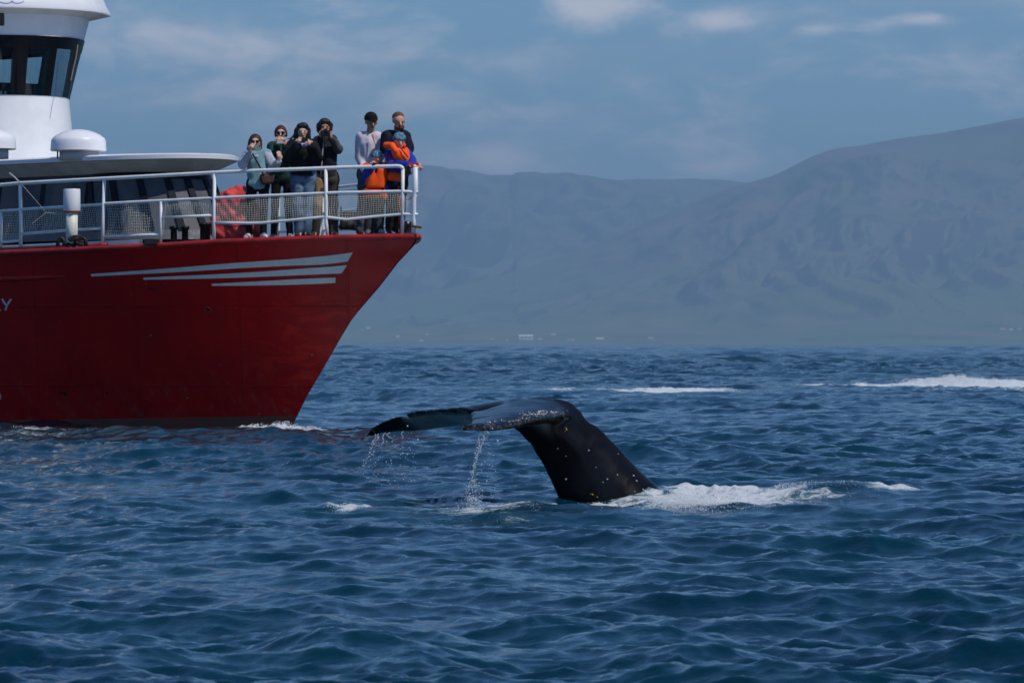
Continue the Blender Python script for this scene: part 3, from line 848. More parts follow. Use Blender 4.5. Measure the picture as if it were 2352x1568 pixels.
for q in POSTS:
    a, x, y = edge_at(q[0][0], .07); pts = [Vector(((u - 1176) / FPX * y, y, zat(v, y))) for u, v in q]
    MB().tube(pts, .026 if q[0][1] > 400 or True else .03, 8).build('post', M_rail, rail, smooth=True)
# stem post: a broad flat stanchion where both sides meet
pts = [W(.03, 0, 0)]; x0, y0 = pts[0].x, pts[0].y
stem = [Vector(((u - 1176) / FPX * y0, y0, zat(v, y0))) for u, v in ((954, 384), (954.5, 440), (951, 455), (950.5, 492), (950, 505), (953, 540))]
MB().tube(stem, [.036, .040, .034, .034, .03, .034], 8).build('stem_post', M_rail, rail, smooth=True)
# port side of the rail
def PR(a, v, inset=.07):
    p = W(a, -(bdk(a) - inset), 0); return Vector((p.x, p.y, zat(v, p.y)))
def port_a(u, inset=.07):
    lo, hi = 0.02, 14.0
    for _ in range(50):
        m_ = (lo + hi) / 2; p = W(m_, -(bdk(m_) - inset), 0)
        # columns first grow then fall along the port edge; search on the falling side
        if 1176 + FPX * p.x / p.y > u: lo = m_
        else: hi = m_
    return lo
def zline(tab):
    q = sorted((edge_at(u_, .07)[0], SR(u_, v_).z) for u_, v_ in tab); return lambda a: float(np.interp(a, [w_[0] for w_ in q], [w_[1] for w_ in q]))
zT, zM, zL = zline(TOPR), zline(MIDR), zline([(494, 511.7), (743, 502), (922, 493)])
aa = [.10, .14, .2, .35, .6, .9, 1.3, 1.8, 2.4, 3, 4, 5, 7]
topz, midz, lowz = zT, zM, zL
def psh(z, a): return z(a)
for nm, zz_, r_ in (('top_rail', topz, .024), ('middle_rail', midz, .021), ('lower_rail', lowz, .02)):
    MB().tube([W(a, -(bdk(a) - .07), psh(zz_, a)) for a in aa], r_, 8).build(nm, M_rail, rail, smooth=True)
MB().tube([W(a, -(bdk(a) - .07), psh(topz, a) - .075) for a in (port_a(826), port_a(790), port_a(700), port_a(500), 6)], .018, 8).build('hand_rail', M_rail, rail, smooth=True)
for u_ in (824, 741, 640, 548):
    a = port_a(u_); b0 = bdk(a) - .07
    MB().tube([W(a, -b0, psh(topz, a)), W(a, -b0, zcap(a) + .02)], .024, 8).build('post', M_rail, rail, smooth=True)
a = port_a(741); b0 = bdk(a) - .07
MB().loft([[W(a, -b0, psh(midz, a)) + Vector((s * .02, d, 0)) for s, d in ((-1, -.02), (1, -.02), (1, .02), (-1, .02))], [W(a, -b0, zcap(a)) + Vector((s * .10, d, 0)) for s, d in ((-1, -.02), (1, -.02), (1, .02), (-1, .02))]]).build('gusset_plate', M_rail, rail)
a = port_a(640); b0 = bdk(a) - .07
MB().box(W(a, -b0 + .06, zcap(a) + .13), .09, .03, .26).build('gusset_plate', M_rail, rail, bevel=.006)

# netting between middle and lower rails
def net(u0, u1, bow=.03, seed=0, cell=.037, sk=0):
    r = random.Random(seed); mb = MB()
    A0 = SR(u0, 450); A1 = SR(u1, 450); Ln = (A1 - A0).length; n = max(3, int(Ln / cell)); us = np.linspace(u0, u1, n + 1)
    H = []
    ph = r.random() * 6
    for i, u_ in enumerate(us):
        vt = float(np.interp(u_, [q[0] for q in MIDR], [q[1] for q in MIDR])); vl = lo_at(u_)
        top = SR(u_, vt); bot = SR(u_, vl); m_ = max(5, int((top - bot).length / cell)); col = []
        m_ = 12
        for j in range(m_ + 1):
            t = j / m_; p = top.lerp(bot, t)
            sag = math.sin(math.pi * t)
            p = p + Vector((.016 * sag * math.sin(i * .21 + ph) + sk * sag + .0035 * math.sin(i * 1.7 + j * .8), -bow * sag * (.5 + .5 * math.sin(i * .13 + ph)), .006 * math.sin(i * .5 + ph) * sag))
            col.append(p)
        H.append(col)
    R_ = .0026
    def strand(pts):
        # three-sided cord
        mb.tube(pts, R_, 3, cap=False)
    for col in H: strand(col)
    for j in range(1, len(H[0]) - 1): strand([col[j] for col in H])
    return mb.build('net', M_net, rail)
net(4, 44, seed=1, sk=.03); net(50, 236, seed=2, sk=.02); net(243, 367, seed=3, sk=.03); net(374, 489, seed=4); net(496, 745, seed=5); net(752, 921, seed=6)
net(927, 948, seed=7)

# bow roller and black fairlead
fl = MB(); c0_ = P(937, 521, YB + .28)
fl.loft([[c0_ + Vector((x, d, z)) for x, z in ((-.055, -.10), (.055, -.10), (.052, .06), (.03, .085), (-.04, .085), (-.055, .06))] for d in (-.05, .05)])
fl.build('fairlead', M_dark, ship, bevel=.008)
MB().tube([P(938.5, 511, YB + .22), P(938.5, 511, YB + .235)], .02, 12).build('fairlead_sheave', M_white, ship)
MB().tube([P(940, 518.5, YB + .05), P(956, 520.5, YB - .02), P(967, 522, YB - .1)], [.016, .018, .018], 8).build('bow_pin', M_rust, ship, smooth=True)

# ---- deckhouse with swept visor roof
def sup(n, w, front, back, e=2.6, t0=0.0):
    """plan outline: rounded front of half-width w, sides running aft; list of (a, t)"""
    pts = []
    for th in np.linspace(-math.pi / 2, math.pi / 2, n):
        s_ = math.sin(th); c_ = max(0, math.cos(th))
        t = w * math.copysign(abs(s_) ** (2 / e), s_); d = c_ ** (2 / e)
        pts.append((front[1] + (front[0] - front[1]) * d, t + t0))
    pts += [(back, w + t0), (back, -w + t0)]
    return pts
ROOF_Z = 4.115
def ring(o, z): return [W(a, t, z(a, t) if callable(z) else z) for a, t in o]
camb = lambda base: (lambda a, t: base - .035 * (t / 1.6) ** 2 - .012 * (a - 4.2) * 0)
rb = MB()
rb.loft([ring(sup(41, 1.29, (4.98, 6.6), 13, 2.0, .1), camb(ROOF_Z - .056)), ring(sup(41, 1.32, (4.94, 6.6), 13.05, 2.0, .1), camb(ROOF_Z - .048)),
         ring(sup(41, 1.325, (4.93, 6.6), 13.05, 2.0, .1), camb(ROOF_Z + .012)), ring(sup(41, 1.26, (5.02, 6.6), 13, 2.0, .1), camb(ROOF_Z + .034)), ring(sup(41, .6, (6.2, 7.2), 13, 2.0, .1), camb(ROOF_Z + .06))])
deckhouse = empty('deckhouse', W(8, 0, 2.8)); deckhouse.parent = ship; deckhouse.matrix_parent_inverse = Matrix.Translation(-world_loc(ship))
rb.build('visor_roof', M_roofw, deckhouse, autos=math.radians(40))
# sloping soffit under the visor
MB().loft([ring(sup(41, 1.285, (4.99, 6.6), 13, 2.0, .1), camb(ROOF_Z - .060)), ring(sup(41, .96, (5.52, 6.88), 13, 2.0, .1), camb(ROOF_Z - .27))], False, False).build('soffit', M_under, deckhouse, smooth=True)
def dh(f):  # f 0 bottom .. 1 top
    return sup(41, 1.12 - .14 * f, (4.85 + .62 * f, 6.35 + .35 * f), 12.9, 2.0, .1)
zb_, zt_ = 2.83, ROOF_Z - .24
def dring(f, off=0): 
    z = zb_ + (zt_ - zb_) * f
    return [W(a, t, z) - (W(a, t, z) - W(9, 0, z)).normalized() * off for a, t in dh(f)]
MB().loft([dring(0), dring(.14)], False, False).build('lower_wall', mat('grey_wall_paint', (.11, .12, .135), .6, var=.2), deckhouse, smooth=True)
MB().loft([dring(.90), dring(1)], False, False).build('window_header', M_black, deckhouse, smooth=True)
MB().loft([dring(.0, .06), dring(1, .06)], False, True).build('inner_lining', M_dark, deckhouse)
# mullions and panes, panes are the spaces between
mull = [0, 6, 11, 16, 21, 25, 30, 35, 40]
o0, o1 = dring(.14), dring(.90)
for i, k in enumerate(mull):
    for_dir = (o0[min(k + 1, 41)] - o0[k - 1 if k else 0]).normalized(); hw = .055
    nrm = Vector((for_dir.y, -for_dir.x, 0))
    pr = [(for_dir * s * hw + nrm * d) for s, d in ((-1, -.03), (1, -.03), (1, .022), (-1, .022))]
    MB().loft([[o0[k] + q for q in pr], [o1[k] + q for q in pr]]).build('mullion', M_navy, deckhouse)
for (k0, k1) in zip(mull[:-1], mull[1:]):
    MB().add([o0[k0], o0[k1], o1[k1], o1[k0]], [(0, 1, 2, 3)]).build('window_pane', M_glass, deckhouse)
# long side windows running aft
for side in (1, -1):
    for j in range(5):
        a1 = 6.75 + j * 1.2; 
        q = [W(a, side * (1.12 - .14 * f + .004) + .1, zb_ + (zt_ - zb_) * f) for a, f in ((a1, .14), (a1 + 1.08, .14), (a1 + 1.08, .9), (a1, .9))]
        MB().add(q, [(0, 1, 2, 3)]).build('side_window_pane', M_glass, deckhouse)
        q2 = [W(a, side * (1.12 - .14 * f + .010) + .1, zb_ + (zt_ - zb_) * f) for a, f in ((a1 + 1.08, .14), (a1 + 1.2, .14), (a1 + 1.2, .9), (a1 + 1.08, .9))]
        MB().add(q2, [(0, 1, 2, 3)]).build('side_mullion', M_navy, deckhouse)

# ---- wheelhouse on top
wh = empty('wheelhouse', W(11.5, 0, 4)); wh.parent = ship; wh.matrix_parent_inverse = Matrix.Translation(-world_loc(ship))
def who(q, n=25):
    w_ = 1.32 + q; pts = []
    for t in np.linspace(-1, 1, n):
        pts.append((9.62 - q + 1.08 * abs(t) ** 2.2, t * w_))
    pts += [(13.8 + q, w_), (13.8 + q, -w_)]
    return pts
WZ = dict(sill=5.20)
MB().loft([ring(who(.13), 4.0), ring(who(.05), 4.55), ring(who(0), WZ['sill'])], True, False).build('lower_wall', M_white, wh, autos=math.radians(35))
lean = lambda z: .2 * (z - WZ['sill']) / 1.01
MB().loft([ring(who(lean(6.14)), 6.14), ring(who(lean(6.48)), 6.48)], False, False).build('upper_wall', M_white, wh, autos=math.radians(35))
MB().loft([ring(who(-.01), WZ['sill'] + .002), ring(who(.012), 5.20)], False, False).build('window_sill', M_black, wh, smooth=True)
MB().loft([ring(who(lean(5.95) + .01), 5.95), ring(who(lean(6.14) + .012), 6.139)], False, False).build('window_header', M_black, wh, smooth=True)
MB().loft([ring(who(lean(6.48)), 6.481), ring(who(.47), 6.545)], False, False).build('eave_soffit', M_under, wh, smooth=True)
MB().loft([ring(who(.47), 6.546), ring(who(.50), 6.556), ring(who(.505), 6.59), ring(who(.46), 6.70), ring(who(.40), 6.88), ring(who(.30), 7.2), ring(who(0), 7.3)], False, True).build('roof', M_roofw, wh, autos=math.radians(50))
ow0 = ring(who(.012), 5.20); ow1 = ring(who(lean(5.95) + .01), 5.95)
def wpick(u, v):   # fraction along the front whose point at mid window shows at column u
    best = None
    for i in range(0, 241):
        f = i / 10; k = min(int(f), 23); r = f - k
        p = (ow0[k].lerp(ow0[k + 1], r)).lerp(ow1[k].lerp(ow1[k + 1], r), .5)
        d = abs(1176 + FPX * p.x / p.y - u)
        if best is None or d < best[0]: best = (d, f)
    return best[1]
def at_f(o, f):
    k = min(int(f), len(o) - 2); return o[k].lerp(o[k + 1], f - k)
# front pillars (from port corner, index 0, to starboard, index 24)
pill = [(0.0, wpick(153, 0)), (wpick(124, 0), wpick(107, 0)), (wpick(62, 0), wpick(36, 0)), (15, 16.2), (19.3, 20.5), (23.2, 24.0)]
for (f0, f1) in pill:
    n = 4; fr_ = np.linspace(f0, f1, n)
    mb = MB(); 
    for o in (0,):
        outer = [[at_f(ow0, f) for f in fr_], [at_f(ow1, f) for f in fr_]]
        inner = [[p - (p - W(11.5, 0, p.z)).normalized() * .07 for p in r_] for r_ in outer]
        mb.loft([outer[0] + inner[0][::-1], outer[1] + inner[1][::-1]])
    mb.build('pillar', M_black, wh)
for (p, q) in zip(pill[:-1], pill[1:]):
    fr_ = np.linspace(p[1], q[0], 6)
    MB().loft([[at_f(ow0, f) - UP * 0 for f in fr_], [at_f(ow1, f) for f in fr_]], closed=False).build('window_pane', cg, wh, smooth=True)
# sides and back: tall windows above a dark wainscot
for side in (1, -1):
    w0, w1 = 1.33, 1.33 + lean(5.95)
    def sp2(a, z): return W(a, side * (1.32 + lean(z)), z)
    MB().add([sp2(10.68, 5.20), sp2(13.8, 5.20), sp2(13.85, 5.50), sp2(10.6, 5.50)], [(0, 1, 2, 3)]).build('side_wainscot', M_black, wh)
    for k, a in enumerate((10.65, 11.4, 12.15, 12.9, 13.65)):
        MB().loft([[sp2(a, z), sp2(a + .14, z), sp2(a + .14, z) - SB * side * .06, sp2(a, z) - SB * side * .06] for z in (5.48, 5.95)]).build('side_pillar', M_black, wh)
        if k < 4: MB().add([sp2(a + .14, 5.50), sp2(a + .75, 5.50), sp2(a + .75, 5.95), sp2(a + .14, 5.95)], [(0, 1, 2, 3)]).build('side_window_pane', cg, wh)
MB().box(W(13.82, 0, 5.34), .05, 2.7, .30, (FW, SB, UP)).build('rear_wainscot', M_black, wh)
for t in (-1.3, -.4, .45, 1.3):
    MB().box(W(13.86, t, 5.72), .08, .16, .46, (FW, SB, UP)).build('rear_pillar', M_black, wh)
MB().loft([ring(who(-.05), 5.06), ring(who(-.05), 5.1)]).build('floor_plate', M_dark, wh)
MB().loft([ring(who(.05), 6.0), ring(who(.05), 6.03)]).build('ceiling_lining', M_dark, wh)
MB().tube([P(179, 103, 83.35), P(175, 130, 83.3), P(168, 160, 83.25), P(163, 185, 83.2)], .008, 5).build('wiper_arm', mat('brass_wiper', (.30, .21, .10), .5), wh)
MB().box(P(3, 45, 82.2), .09, .12, .20).build('flood_lamp', M_dark, wh, bevel=.01)
# helm console, chair, small things on the console
MB().box(W(10.6, .15, 5.28), .5, 1.7, .30, (FW, SB, UP)).build('helm_console', M_dark, wh, bevel=.03)
MB().tube([W(11.5, -.15, 5.08), W(11.5, -.15, 5.58)], .12, 12).box(W(11.5, -.15, 5.58), .35, .4, .12, (FW, SB, UP)).box(W(11.7, -.15, 5.8), .09, .38, .34, (FW, SB, UP)).build('helm_chair', M_dark, wh, bevel=.02)
MB().tube([W(9.85, -.25, 5.21), W(9.8, -.25, 5.36)], .018, 8).build('console_lamp', M_steel, wh)
for k, t in enumerate((.42, .5, .58, .66)):
    MB().box(W(9.95, t, 5.24), .03, .03, .05, (FW, SB, UP)).build('console_switch', M_white, wh)
# blue outlined emblem on the roof side
mb = MB()
for cx_, rx_ in ((14, 17), (40, 15)):
    pts = []
    for t in np.linspace(math.pi * .05, math.pi * .95, 14):
        u_, v_ = cx_ + rx_ * math.cos(t), 1.0 + 7 * math.sin(t)
        pts.append(P(u_, v_, 82.5))
    # settle each point onto the roof's side
    WB = globals().get('WB') or BVHTree.FromPolygons([v.co for v in bpy.data.objects['roof'].data.vertices], [tuple(p.vertices) for p in bpy.data.objects['roof'].data.polygons])
    q = []
    for p in pts:
        h_ = WB.ray_cast(EYE, (p - EYE).normalized())
        if h_[0] is not None: q.append(h_[0] + Vector((0, -.004, 0)))
    if len(q) > 3: mb.tube(q, .006, 4)
if mb.v: mb.build('emblem', mat('blue_print', (.10, .09, .45), .5), wh)

# ---- mushroom domes on the deckhouse roof
for (uc, vb, D, lab) in ((180, 347.5, 80.3, 'fully visible white mushroom dome right of the wheelhouse wall'), (-27, 343.8, 79.4, 'white mushroom dome cut by the left picture edge')):
    c = P(uc, vb, D); o = empty('mushroom_dome', c); s_ = D / FPX
    o.parent = ship; o.matrix_parent_inverse = Matrix.Translation(-world_loc(ship))
    R_ = 64.5 * s_
    prof = [(R_ * .96, 0), (R_ * 1.0, .012), (R_ * .985, .10), (R_ * .97, .165), (R_ * .93, .20), (R_ * .80, .245), (R_ * .6, .288), (R_ * .35, .322), (R_ * .12, .335), (.005, .336)]
    MB().lathe(c, prof, 48).build('dome', M_roofw, o, autos=math.radians(40))
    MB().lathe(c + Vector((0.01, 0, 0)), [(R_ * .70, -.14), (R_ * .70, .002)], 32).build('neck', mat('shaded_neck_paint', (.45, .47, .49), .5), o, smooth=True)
    MB().tube([c + Vector((-R_ * .72, -.1, -.12)), c + Vector((-R_ * .72, -.1, 0))], .012, 6).build('cable', M_dark, o)

# ---- deck vent post
D = 77.4; s_ = D / FPX; c = P(165, 560, D); zb = deck_z(c.x, c.y); c.z = zb
vp = empty('vent_post', c); vp.parent = ship; vp.matrix_parent_inverse = Matrix.Translation(-world_loc(ship))
zt = zat(434, D); zn = zat(485, D)
MB().lathe(c, [(.088, 0), (.088, zn - zb + .01)], 24).build('pipe', mat('cream_pipe_paint', (.74, .71, .62), .45, var=.1, vscale=5, dirt=((.52, .30, .10), 3.5, .60, .6)), vp, smooth=True)
MB().lathe(c, [(.122, zn - zb), (.128, zn - zb + .01), (.126, zt - zb - .015), (.118, zt - zb), (.01, zt - zb + .004)], 28).build('cowl', M_white, vp, autos=.7)
MB().lathe(c, [(.124, zn - zb - .012), (.1285, zn - zb - .002), (.127, zn - zb + .008)], 28).build('rust_ring', mat('rust_orange', (.42, .17, .03), .9, var=.4, vscale=18), vp, smooth=True)
# thin lamp arm and stay on the left rail
o = MB().tube([P(22, 399, 77.6), P(34, 408, 77.5), P(46, 420, 77.4)], [.022, .012, .011], 8).build('lamp_arm', mat('dull_grey_arm', (.42, .43, .38), .6), rail, smooth=True)
MB().tube([P(50, 424, 77.6), P(80, 458, 77.7), P(94, 474, 77.8), P(106, 488, 77.8), P(75, 513, 77.8)], .0045, 5).build('stay_line', mat('pale_line', (.4, .42, .36), .8), rail)
MB().tube([P(106, 488, 77.7), P(125, 490, 77.7), P(142, 491, 77.6)], .0045, 5).build('stay_line', MATS['pale_line'], rail)
# ------------------------------------------------------------------ whale: tail stock and flukes
PSI = math.radians(13)
E1 = Vector((-math.cos(PSI), -math.sin(PSI), 0))    # towards the fluke tips
E2 = Vector((-math.sin(PSI), math.cos(PSI), 0))     # across, away from the camera
ROOT = Vector((.39, 41.0, 0))
def lut(t, tab): return np.interp(t, [q[0] for q in tab], [q[1] for q in tab]).astype(np.float32)
PL = [(0, -.12), (.2, .03), (.5, .20), (.9, .455), (1.3, .745), (1.5, .90), (1.65, 1.04), (1.76, 1.15), (1.80, 1.19)]
PT = [(0, .56), (.05, .66), (.12, .735), (.3, .79), (.6, .85), (1, .94), (1.4, 1.03), (1.65, 1.12), (1.76, 1.175), (1.80, 1.195)]
def fluke_mid(p, w):
    aw = np.abs(w)
    z = .690 + .035 * (w > 0) * ss(aw, 0, .3) * np.clip((p - lut(aw, PL)) / np.maximum(lut(aw, PT) - lut(aw, PL), .03), 0, 1) + .028 * np.exp(-((p - .30) / .28) ** 2) - .030 * (p > 0) * np.clip(p - .3, 0, 2) * 0
    dro = np.where(w < 0, .085 * (aw / 1.8) ** 2, (.17 * (aw / 1.8) ** 4))
    roll = .012 * w / 1.8
    pl_ = lut(aw, PL); s1 = np.clip((p - pl_) / np.maximum(lut(aw, PT) - pl_, .03), 0, 1)
    cup = np.where(w > 0, .058, .035) * (1 - s1) * ss(aw, .05, .55) * (1 - ss(aw, 1.35, 1.8) * .9)
    flick = .018 * ss(s1, .9, 1) * ss(aw, .03, .12) * (1 - ss(aw, .2, .6))
    return z - dro - roll - cup + flick
H_ = .014
ax = [np.arange(-1.98, 1.98, H_, dtype=np.float32), np.arange(-1.62, 1.32, H_, dtype=np.float32), np.arange(-.62, .90, H_, dtype=np.float32)]   # w, p, z
Wg, Pg = np.meshgrid(ax[0], ax[1], indexing='ij')
aw = np.abs(Wg)
rag = .004 * np.sin(Wg * 31 + 1) + .006 * np.sin(Wg * 13)
pl = lut(aw, PL); pt_ = lut(aw, PT) + rag * np.clip(aw * 5, 0, 1) * np.clip((1.8 - aw) * 4, 0, 1)
# the far fluke's blade has a bite near its tip
pt_ = pt_ - np.where(Wg > 0, .05 * np.exp(-((Wg - 1.30) / .05) ** 2), .03 * np.exp(-((Wg + 1.1) / .04) ** 2))
c = np.maximum(pt_ - pl, .02)
s_ = np.clip((Pg - pl) / c, 0, 1)
T_ = .018 + .080 * np.clip(1 - aw / 1.8, 0, 1) ** 1.3
th = T_ * 2.3 * np.sqrt(s_) * (1 - s_) ** .9 + .008
th = np.where(s_ <= 0, .006, th)
dE = np.maximum(np.maximum(pl - Pg, Pg - pt_), aw - 1.80)
zc_ = fluke_mid(Pg, Wg)
Zg = ax[2][None, None, :]
dz = np.abs(Zg - zc_[:, :, None])
F_in = (dz - th[:, :, None]) * .85
dEo = np.maximum(dE, 0)[:, :, None]
F_out = np.sqrt(dEo ** 2 + np.maximum(dz - .006, 0) ** 2) - .002
F_fl = np.where(dE[:, :, None] <= 0, F_in, F_out)
# stock: dorsal/ventral outline pairs in the upright plane (x towards the head)
SEC = [((-.30, .765), (-.44, .630), .13), ((-.05, .738), (-.30, .500), .19), ((.165, .672), (-.185, .355), .17), ((.365, .525), (-.095, .195), .18), ((.53, .350), (-.045, .065), .205),
       ((.69, .175), (.045, -.065), .235), ((.87, .00), (.13, -.22), .27), ((1.12, -.22), (.24, -.44), .31), ((1.35, -.55), (.40, -.70), .34)]
Xs = -ax[1][:, None]; Zs = ax[2][None, :]
best = np.full((len(ax[1]), len(ax[2])), 1e9, np.float32); cn = np.zeros_like(best); ch_ = np.ones_like(best); cw = np.ones_like(best)
for (s0, s1) in zip(SEC[:-1], SEC[1:]):
    m0 = ((s0[0][0] + s0[1][0]) / 2, (s0[0][1] + s0[1][1]) / 2); m1 = ((s1[0][0] + s1[1][0]) / 2, (s1[0][1] + s1[1][1]) / 2)
    dx, dzz = m1[0] - m0[0], m1[1] - m0[1]; l2 = dx * dx + dzz * dzz
    t = np.clip(((Xs - m0[0]) * dx + (Zs - m0[1]) * dzz) / l2, 0, 1)
    mx_, mz_ = m0[0] + t * dx, m0[1] + t * dzz
    hx = (s0[0][0] - s0[1][0]) / 2 * (1 - t) + (s1[0][0] - s1[1][0]) / 2 * t; hz_ = (s0[0][1] - s0[1][1]) / 2 * (1 - t) + (s1[0][1] - s1[1][1]) / 2 * t
    hl = np.sqrt(hx ** 2 + hz_ ** 2); d = np.sqrt((Xs - mx_) ** 2 + (Zs - mz_) ** 2)
    ww = s0[2] * (1 - t) + s1[2] * t
    # perpendicular half-thickness: project the half-chord on the axis normal
    nx_, nz_ = -dzz / math.sqrt(l2), dx / math.sqrt(l2)
    hp = np.abs(hx * nx_ + hz_ * nz_)
    q = d / hp
    up = q < best
    best = np.where(up, q, best); ch_ = np.where(up, hp, ch_); cw = np.where(up, ww, cw)
dn = best[None]; W3 = np.abs(ax[0])[:, None, None] / cw[None]
# pointed lens section near the flukes (a ridge along the flank), rounder towards the body
ex_ = np.clip(1.12 + .95 * np.clip((.75 - ax[2]) / .9, 0, 1), 1.12, 2.1)[None, None, :]
F_st = ((dn ** ex_ + W3 ** ex_) ** (1 / ex_) - 1) * np.minimum(ch_, cw)[None] * .95
Fw = smin(F_fl, F_st, .12)
V_, Q_ = surface_nets(Fw.astype(np.float32), (ax[0][0], ax[1][0], ax[2][0]), H_)
# light smoothing
def relax(V, Q, it=2, lam=.5):
    E = np.concatenate([Q[:, [0, 1]], Q[:, [1, 2]], Q[:, [2, 3]], Q[:, [3, 0]]]); E = np.concatenate([E, E[:, ::-1]])
    for _ in range(it):
        acc = np.zeros_like(V); n_ = np.zeros(len(V)); np.add.at(acc, E[:, 0], V[E[:, 1]]); np.add.at(n_, E[:, 0], 1)
        V = V * (1 - lam) + acc / n_[:, None] * lam
    return V
V_ = relax(V_.astype(np.float64), Q_, 2)
wv, pv_, zv = V_[:, 0], V_[:, 1], V_[:, 2]
mid_ = fluke_mid(pv_, wv); a_w = np.abs(wv); plv = lut(a_w, PL); ptv = lut(a_w, PT); sv = (pv_ - plv) / np.maximum(ptv - plv, .02)
pale = ss(sv, .10, .2) * (1 - ss(sv, .86, .93)) * ss(a_w, .12, .3) * (1 - ss(a_w, 1.3, 1.42)) * (zv < mid_)
lead = np.exp(-((pv_ - plv) / .05) ** 2) * ss(a_w, .05, .2) * (zv > mid_ - .05)
ridge = np.exp(-((a_w - np.interp(zv, [-.3, .1, .4, .7], [.25, .21, .17, .14])) / .03) ** 2) * (pv_ < .1)
Wv = np.array([ROOT.x, ROOT.y, 0])[None] + V_[:, 1:2] * np.array([[E1.x, E1.y, 0]]) + V_[:, 0:1] * np.array([[E2.x, E2.y, 0]]) + V_[:, 2:3] * np.array([[0, 0, 1]])
wme = mesh_np('tail_skin', Wv, Q_, True)
for nm, arr in (('pale', pale), ('lead', lead)):
    a_ = wme.attributes.new(nm, 'FLOAT', 'POINT'); a_.data.foreach_set('value', arr.astype(np.float32))
wmt = bpy.data.materials.new('whale_skin'); wmt.use_nodes = True; g = G(wmt.node_tree); b = g.n['Principled BSDF']
ov = g.new('ShaderNodeTexCoord').outputs['Object']
pa = g.new('ShaderNodeAttribute', attribute_name='pale', attribute_type='GEOMETRY').outputs['Fac']
le = g.new('ShaderNodeAttribute', attribute_name='lead', attribute_type='GEOMETRY').outputs['Fac']
base = g.mix(g.smooth(g.noise(ov, 3.5, 5, .6), .4, .65), (.0035, .0033, .0042), (.0065, .006, .0075))
mott = g.smooth(g.noise(g.scalevec(ov, 1, .4, 1.4), 5, 5, .65), .36, .60)
base = g.mix(g.m('MULTIPLY', pa, g.m('ADD', .5, g.m('MULTIPLY', mott, .35))), base, (.30, .36, .34))
# scars: sparse pale flecks
vo = g.new('ShaderNodeTexVoronoi', feature='F1'); g.l.new(ov, vo.inputs['Vector']); vo.inputs['Scale'].default_value = 7.5; vo.inputs['Randomness'].default_value = 1
csep = g.new('ShaderNodeSeparateColor'); g.l.new(vo.outputs['Color'], csep.inputs[0])
fl_ = g.m('MULTIPLY', g.smooth(vo.outputs['Distance'], .10, .05), g.smooth(csep.outputs[0], .85, .87))
lows = g.new('ShaderNodeSeparateXYZ'); g.l.new(ov, lows.inputs[0])
fl_ = g.m('MULTIPLY', fl_, g.smooth(lows.outputs[2], .55, .25))
base = g.mix(g.m('MULTIPLY', fl_, .5), base, (.16, .15, .14))
white = g.m('MULTIPLY', g.smooth(g.noise(ov, 26, 4, .6), .50, .60), g.smooth(le, .3, .8))
base = g.mix(g.m('MULTIPLY', white, .18), base, (.34, .34, .33))
g.l.new(base, b.inputs['Base Color'])
g.l.new(g.smooth(g.noise(ov, 5, 4, .6), .3, .7, .17, .28), b.inputs['Roughness'])
b.inputs['Specular IOR Level'].default_value = .16
bn = g.new('ShaderNodeBump'); bn.inputs['Distance'].default_value = .0008
g.l.new(g.m('ADD', g.noise(ov, 9, 4, .55), g.m('MULTIPLY', g.noise(ov, 60, 2, .5), .1)), bn.inputs['Height']); g.l.new(bn.outputs[0], b.inputs['Normal'])
whale = empty('humpback_whale', ROOT)
tag(whale, 'black humpback whale tail arching out of the sea with drooping flukes', 'whale')
skin = link('tail_skin', wme, wmt, whale)
WBV = BVHTree.FromPolygons([tuple(v) for v in Wv], [tuple(q) for q in Q_.tolist()])
# barnacles on the near fluke's leading edge and flank ridge, where the picture has them
def on_whale(u, v):
    d = (P(u, v, 41) - EYE).normalized(); loc, n, i, dist = WBV.ray_cast(EYE, d); return loc, n, d
r_ = random.Random(5)
def barn(name, pts, m, rr):
    mb = MB()
    for (u_, v_) in pts:
        h_ = on_whale(u_, v_)
        if h_[0] is None: continue
        n = h_[1] if h_[1].dot(h_[2]) < 0 else -h_[1]
        ex = n.cross(UP).normalized(); R_ = rr * r_.uniform(.6, 1.5)
        mb.lathe(h_[0] - n * .002, [(R_, 0), (R_ * .8, R_ * .8), (R_ * .4, R_ * 1.0)], 6, (ex, n.cross(ex).normalized(), n))
    if mb.v: o = mb.build(name, m, whale, smooth=True); tag(o, kind='stuff')
M_barn = mat('barnacle_shell', (.62, .61, .56), .35, var=.4, vscale=60)
pts = []
for i in range(16): t = r_.random(); pts.append((1205 + 72 * t + r_.gauss(0, 3), 960 - 14 * t + r_.gauss(0, 1.6)))
for i in range(40): pts.append((1218 + r_.gauss(0, 14), 951 + r_.gauss(0, 2.2)))
for i in range(34): pts.append((1246 + r_.gauss(0, 8), 946.5 + r_.gauss(0, 2.0)))
for i in range(12): t = r_.random(); pts.append((1168 + 36 * t, 969 - 8 * t + r_.gauss(0, 1.2)))
for i in range(14): t = r_.random(); pts.append((1104 + 58 * t, 971 - 7 * t + r_.gauss(0, 1.3)))
for i in range(8): pts.append((1272 + r_.gauss(0, 4), 947 + r_.gauss(0, 1.5)))
barn('barnacles', pts, M_barn, .0045)
pts = [(1352, 1034), (1369, 1073), (1385, 1107), (1418, 1090), (1300, 1100), (1281, 1030), (1455, 1092), (1462, 1104), (1458, 1128), (1477, 1124), (1300, 1047), (1420, 1042), (1395, 1100)]
barn('skin_flecks', pts, mat('scar_pale', (.42, .41, .38), .5), .007)
barn('skin_flecks', [(1357, 1134), (1361, 1135), (1372, 1141), (1300, 982), (1301, 986), (1299, 990)], mat('ochre_speck', (.55, .36, .04), .5), .0055)

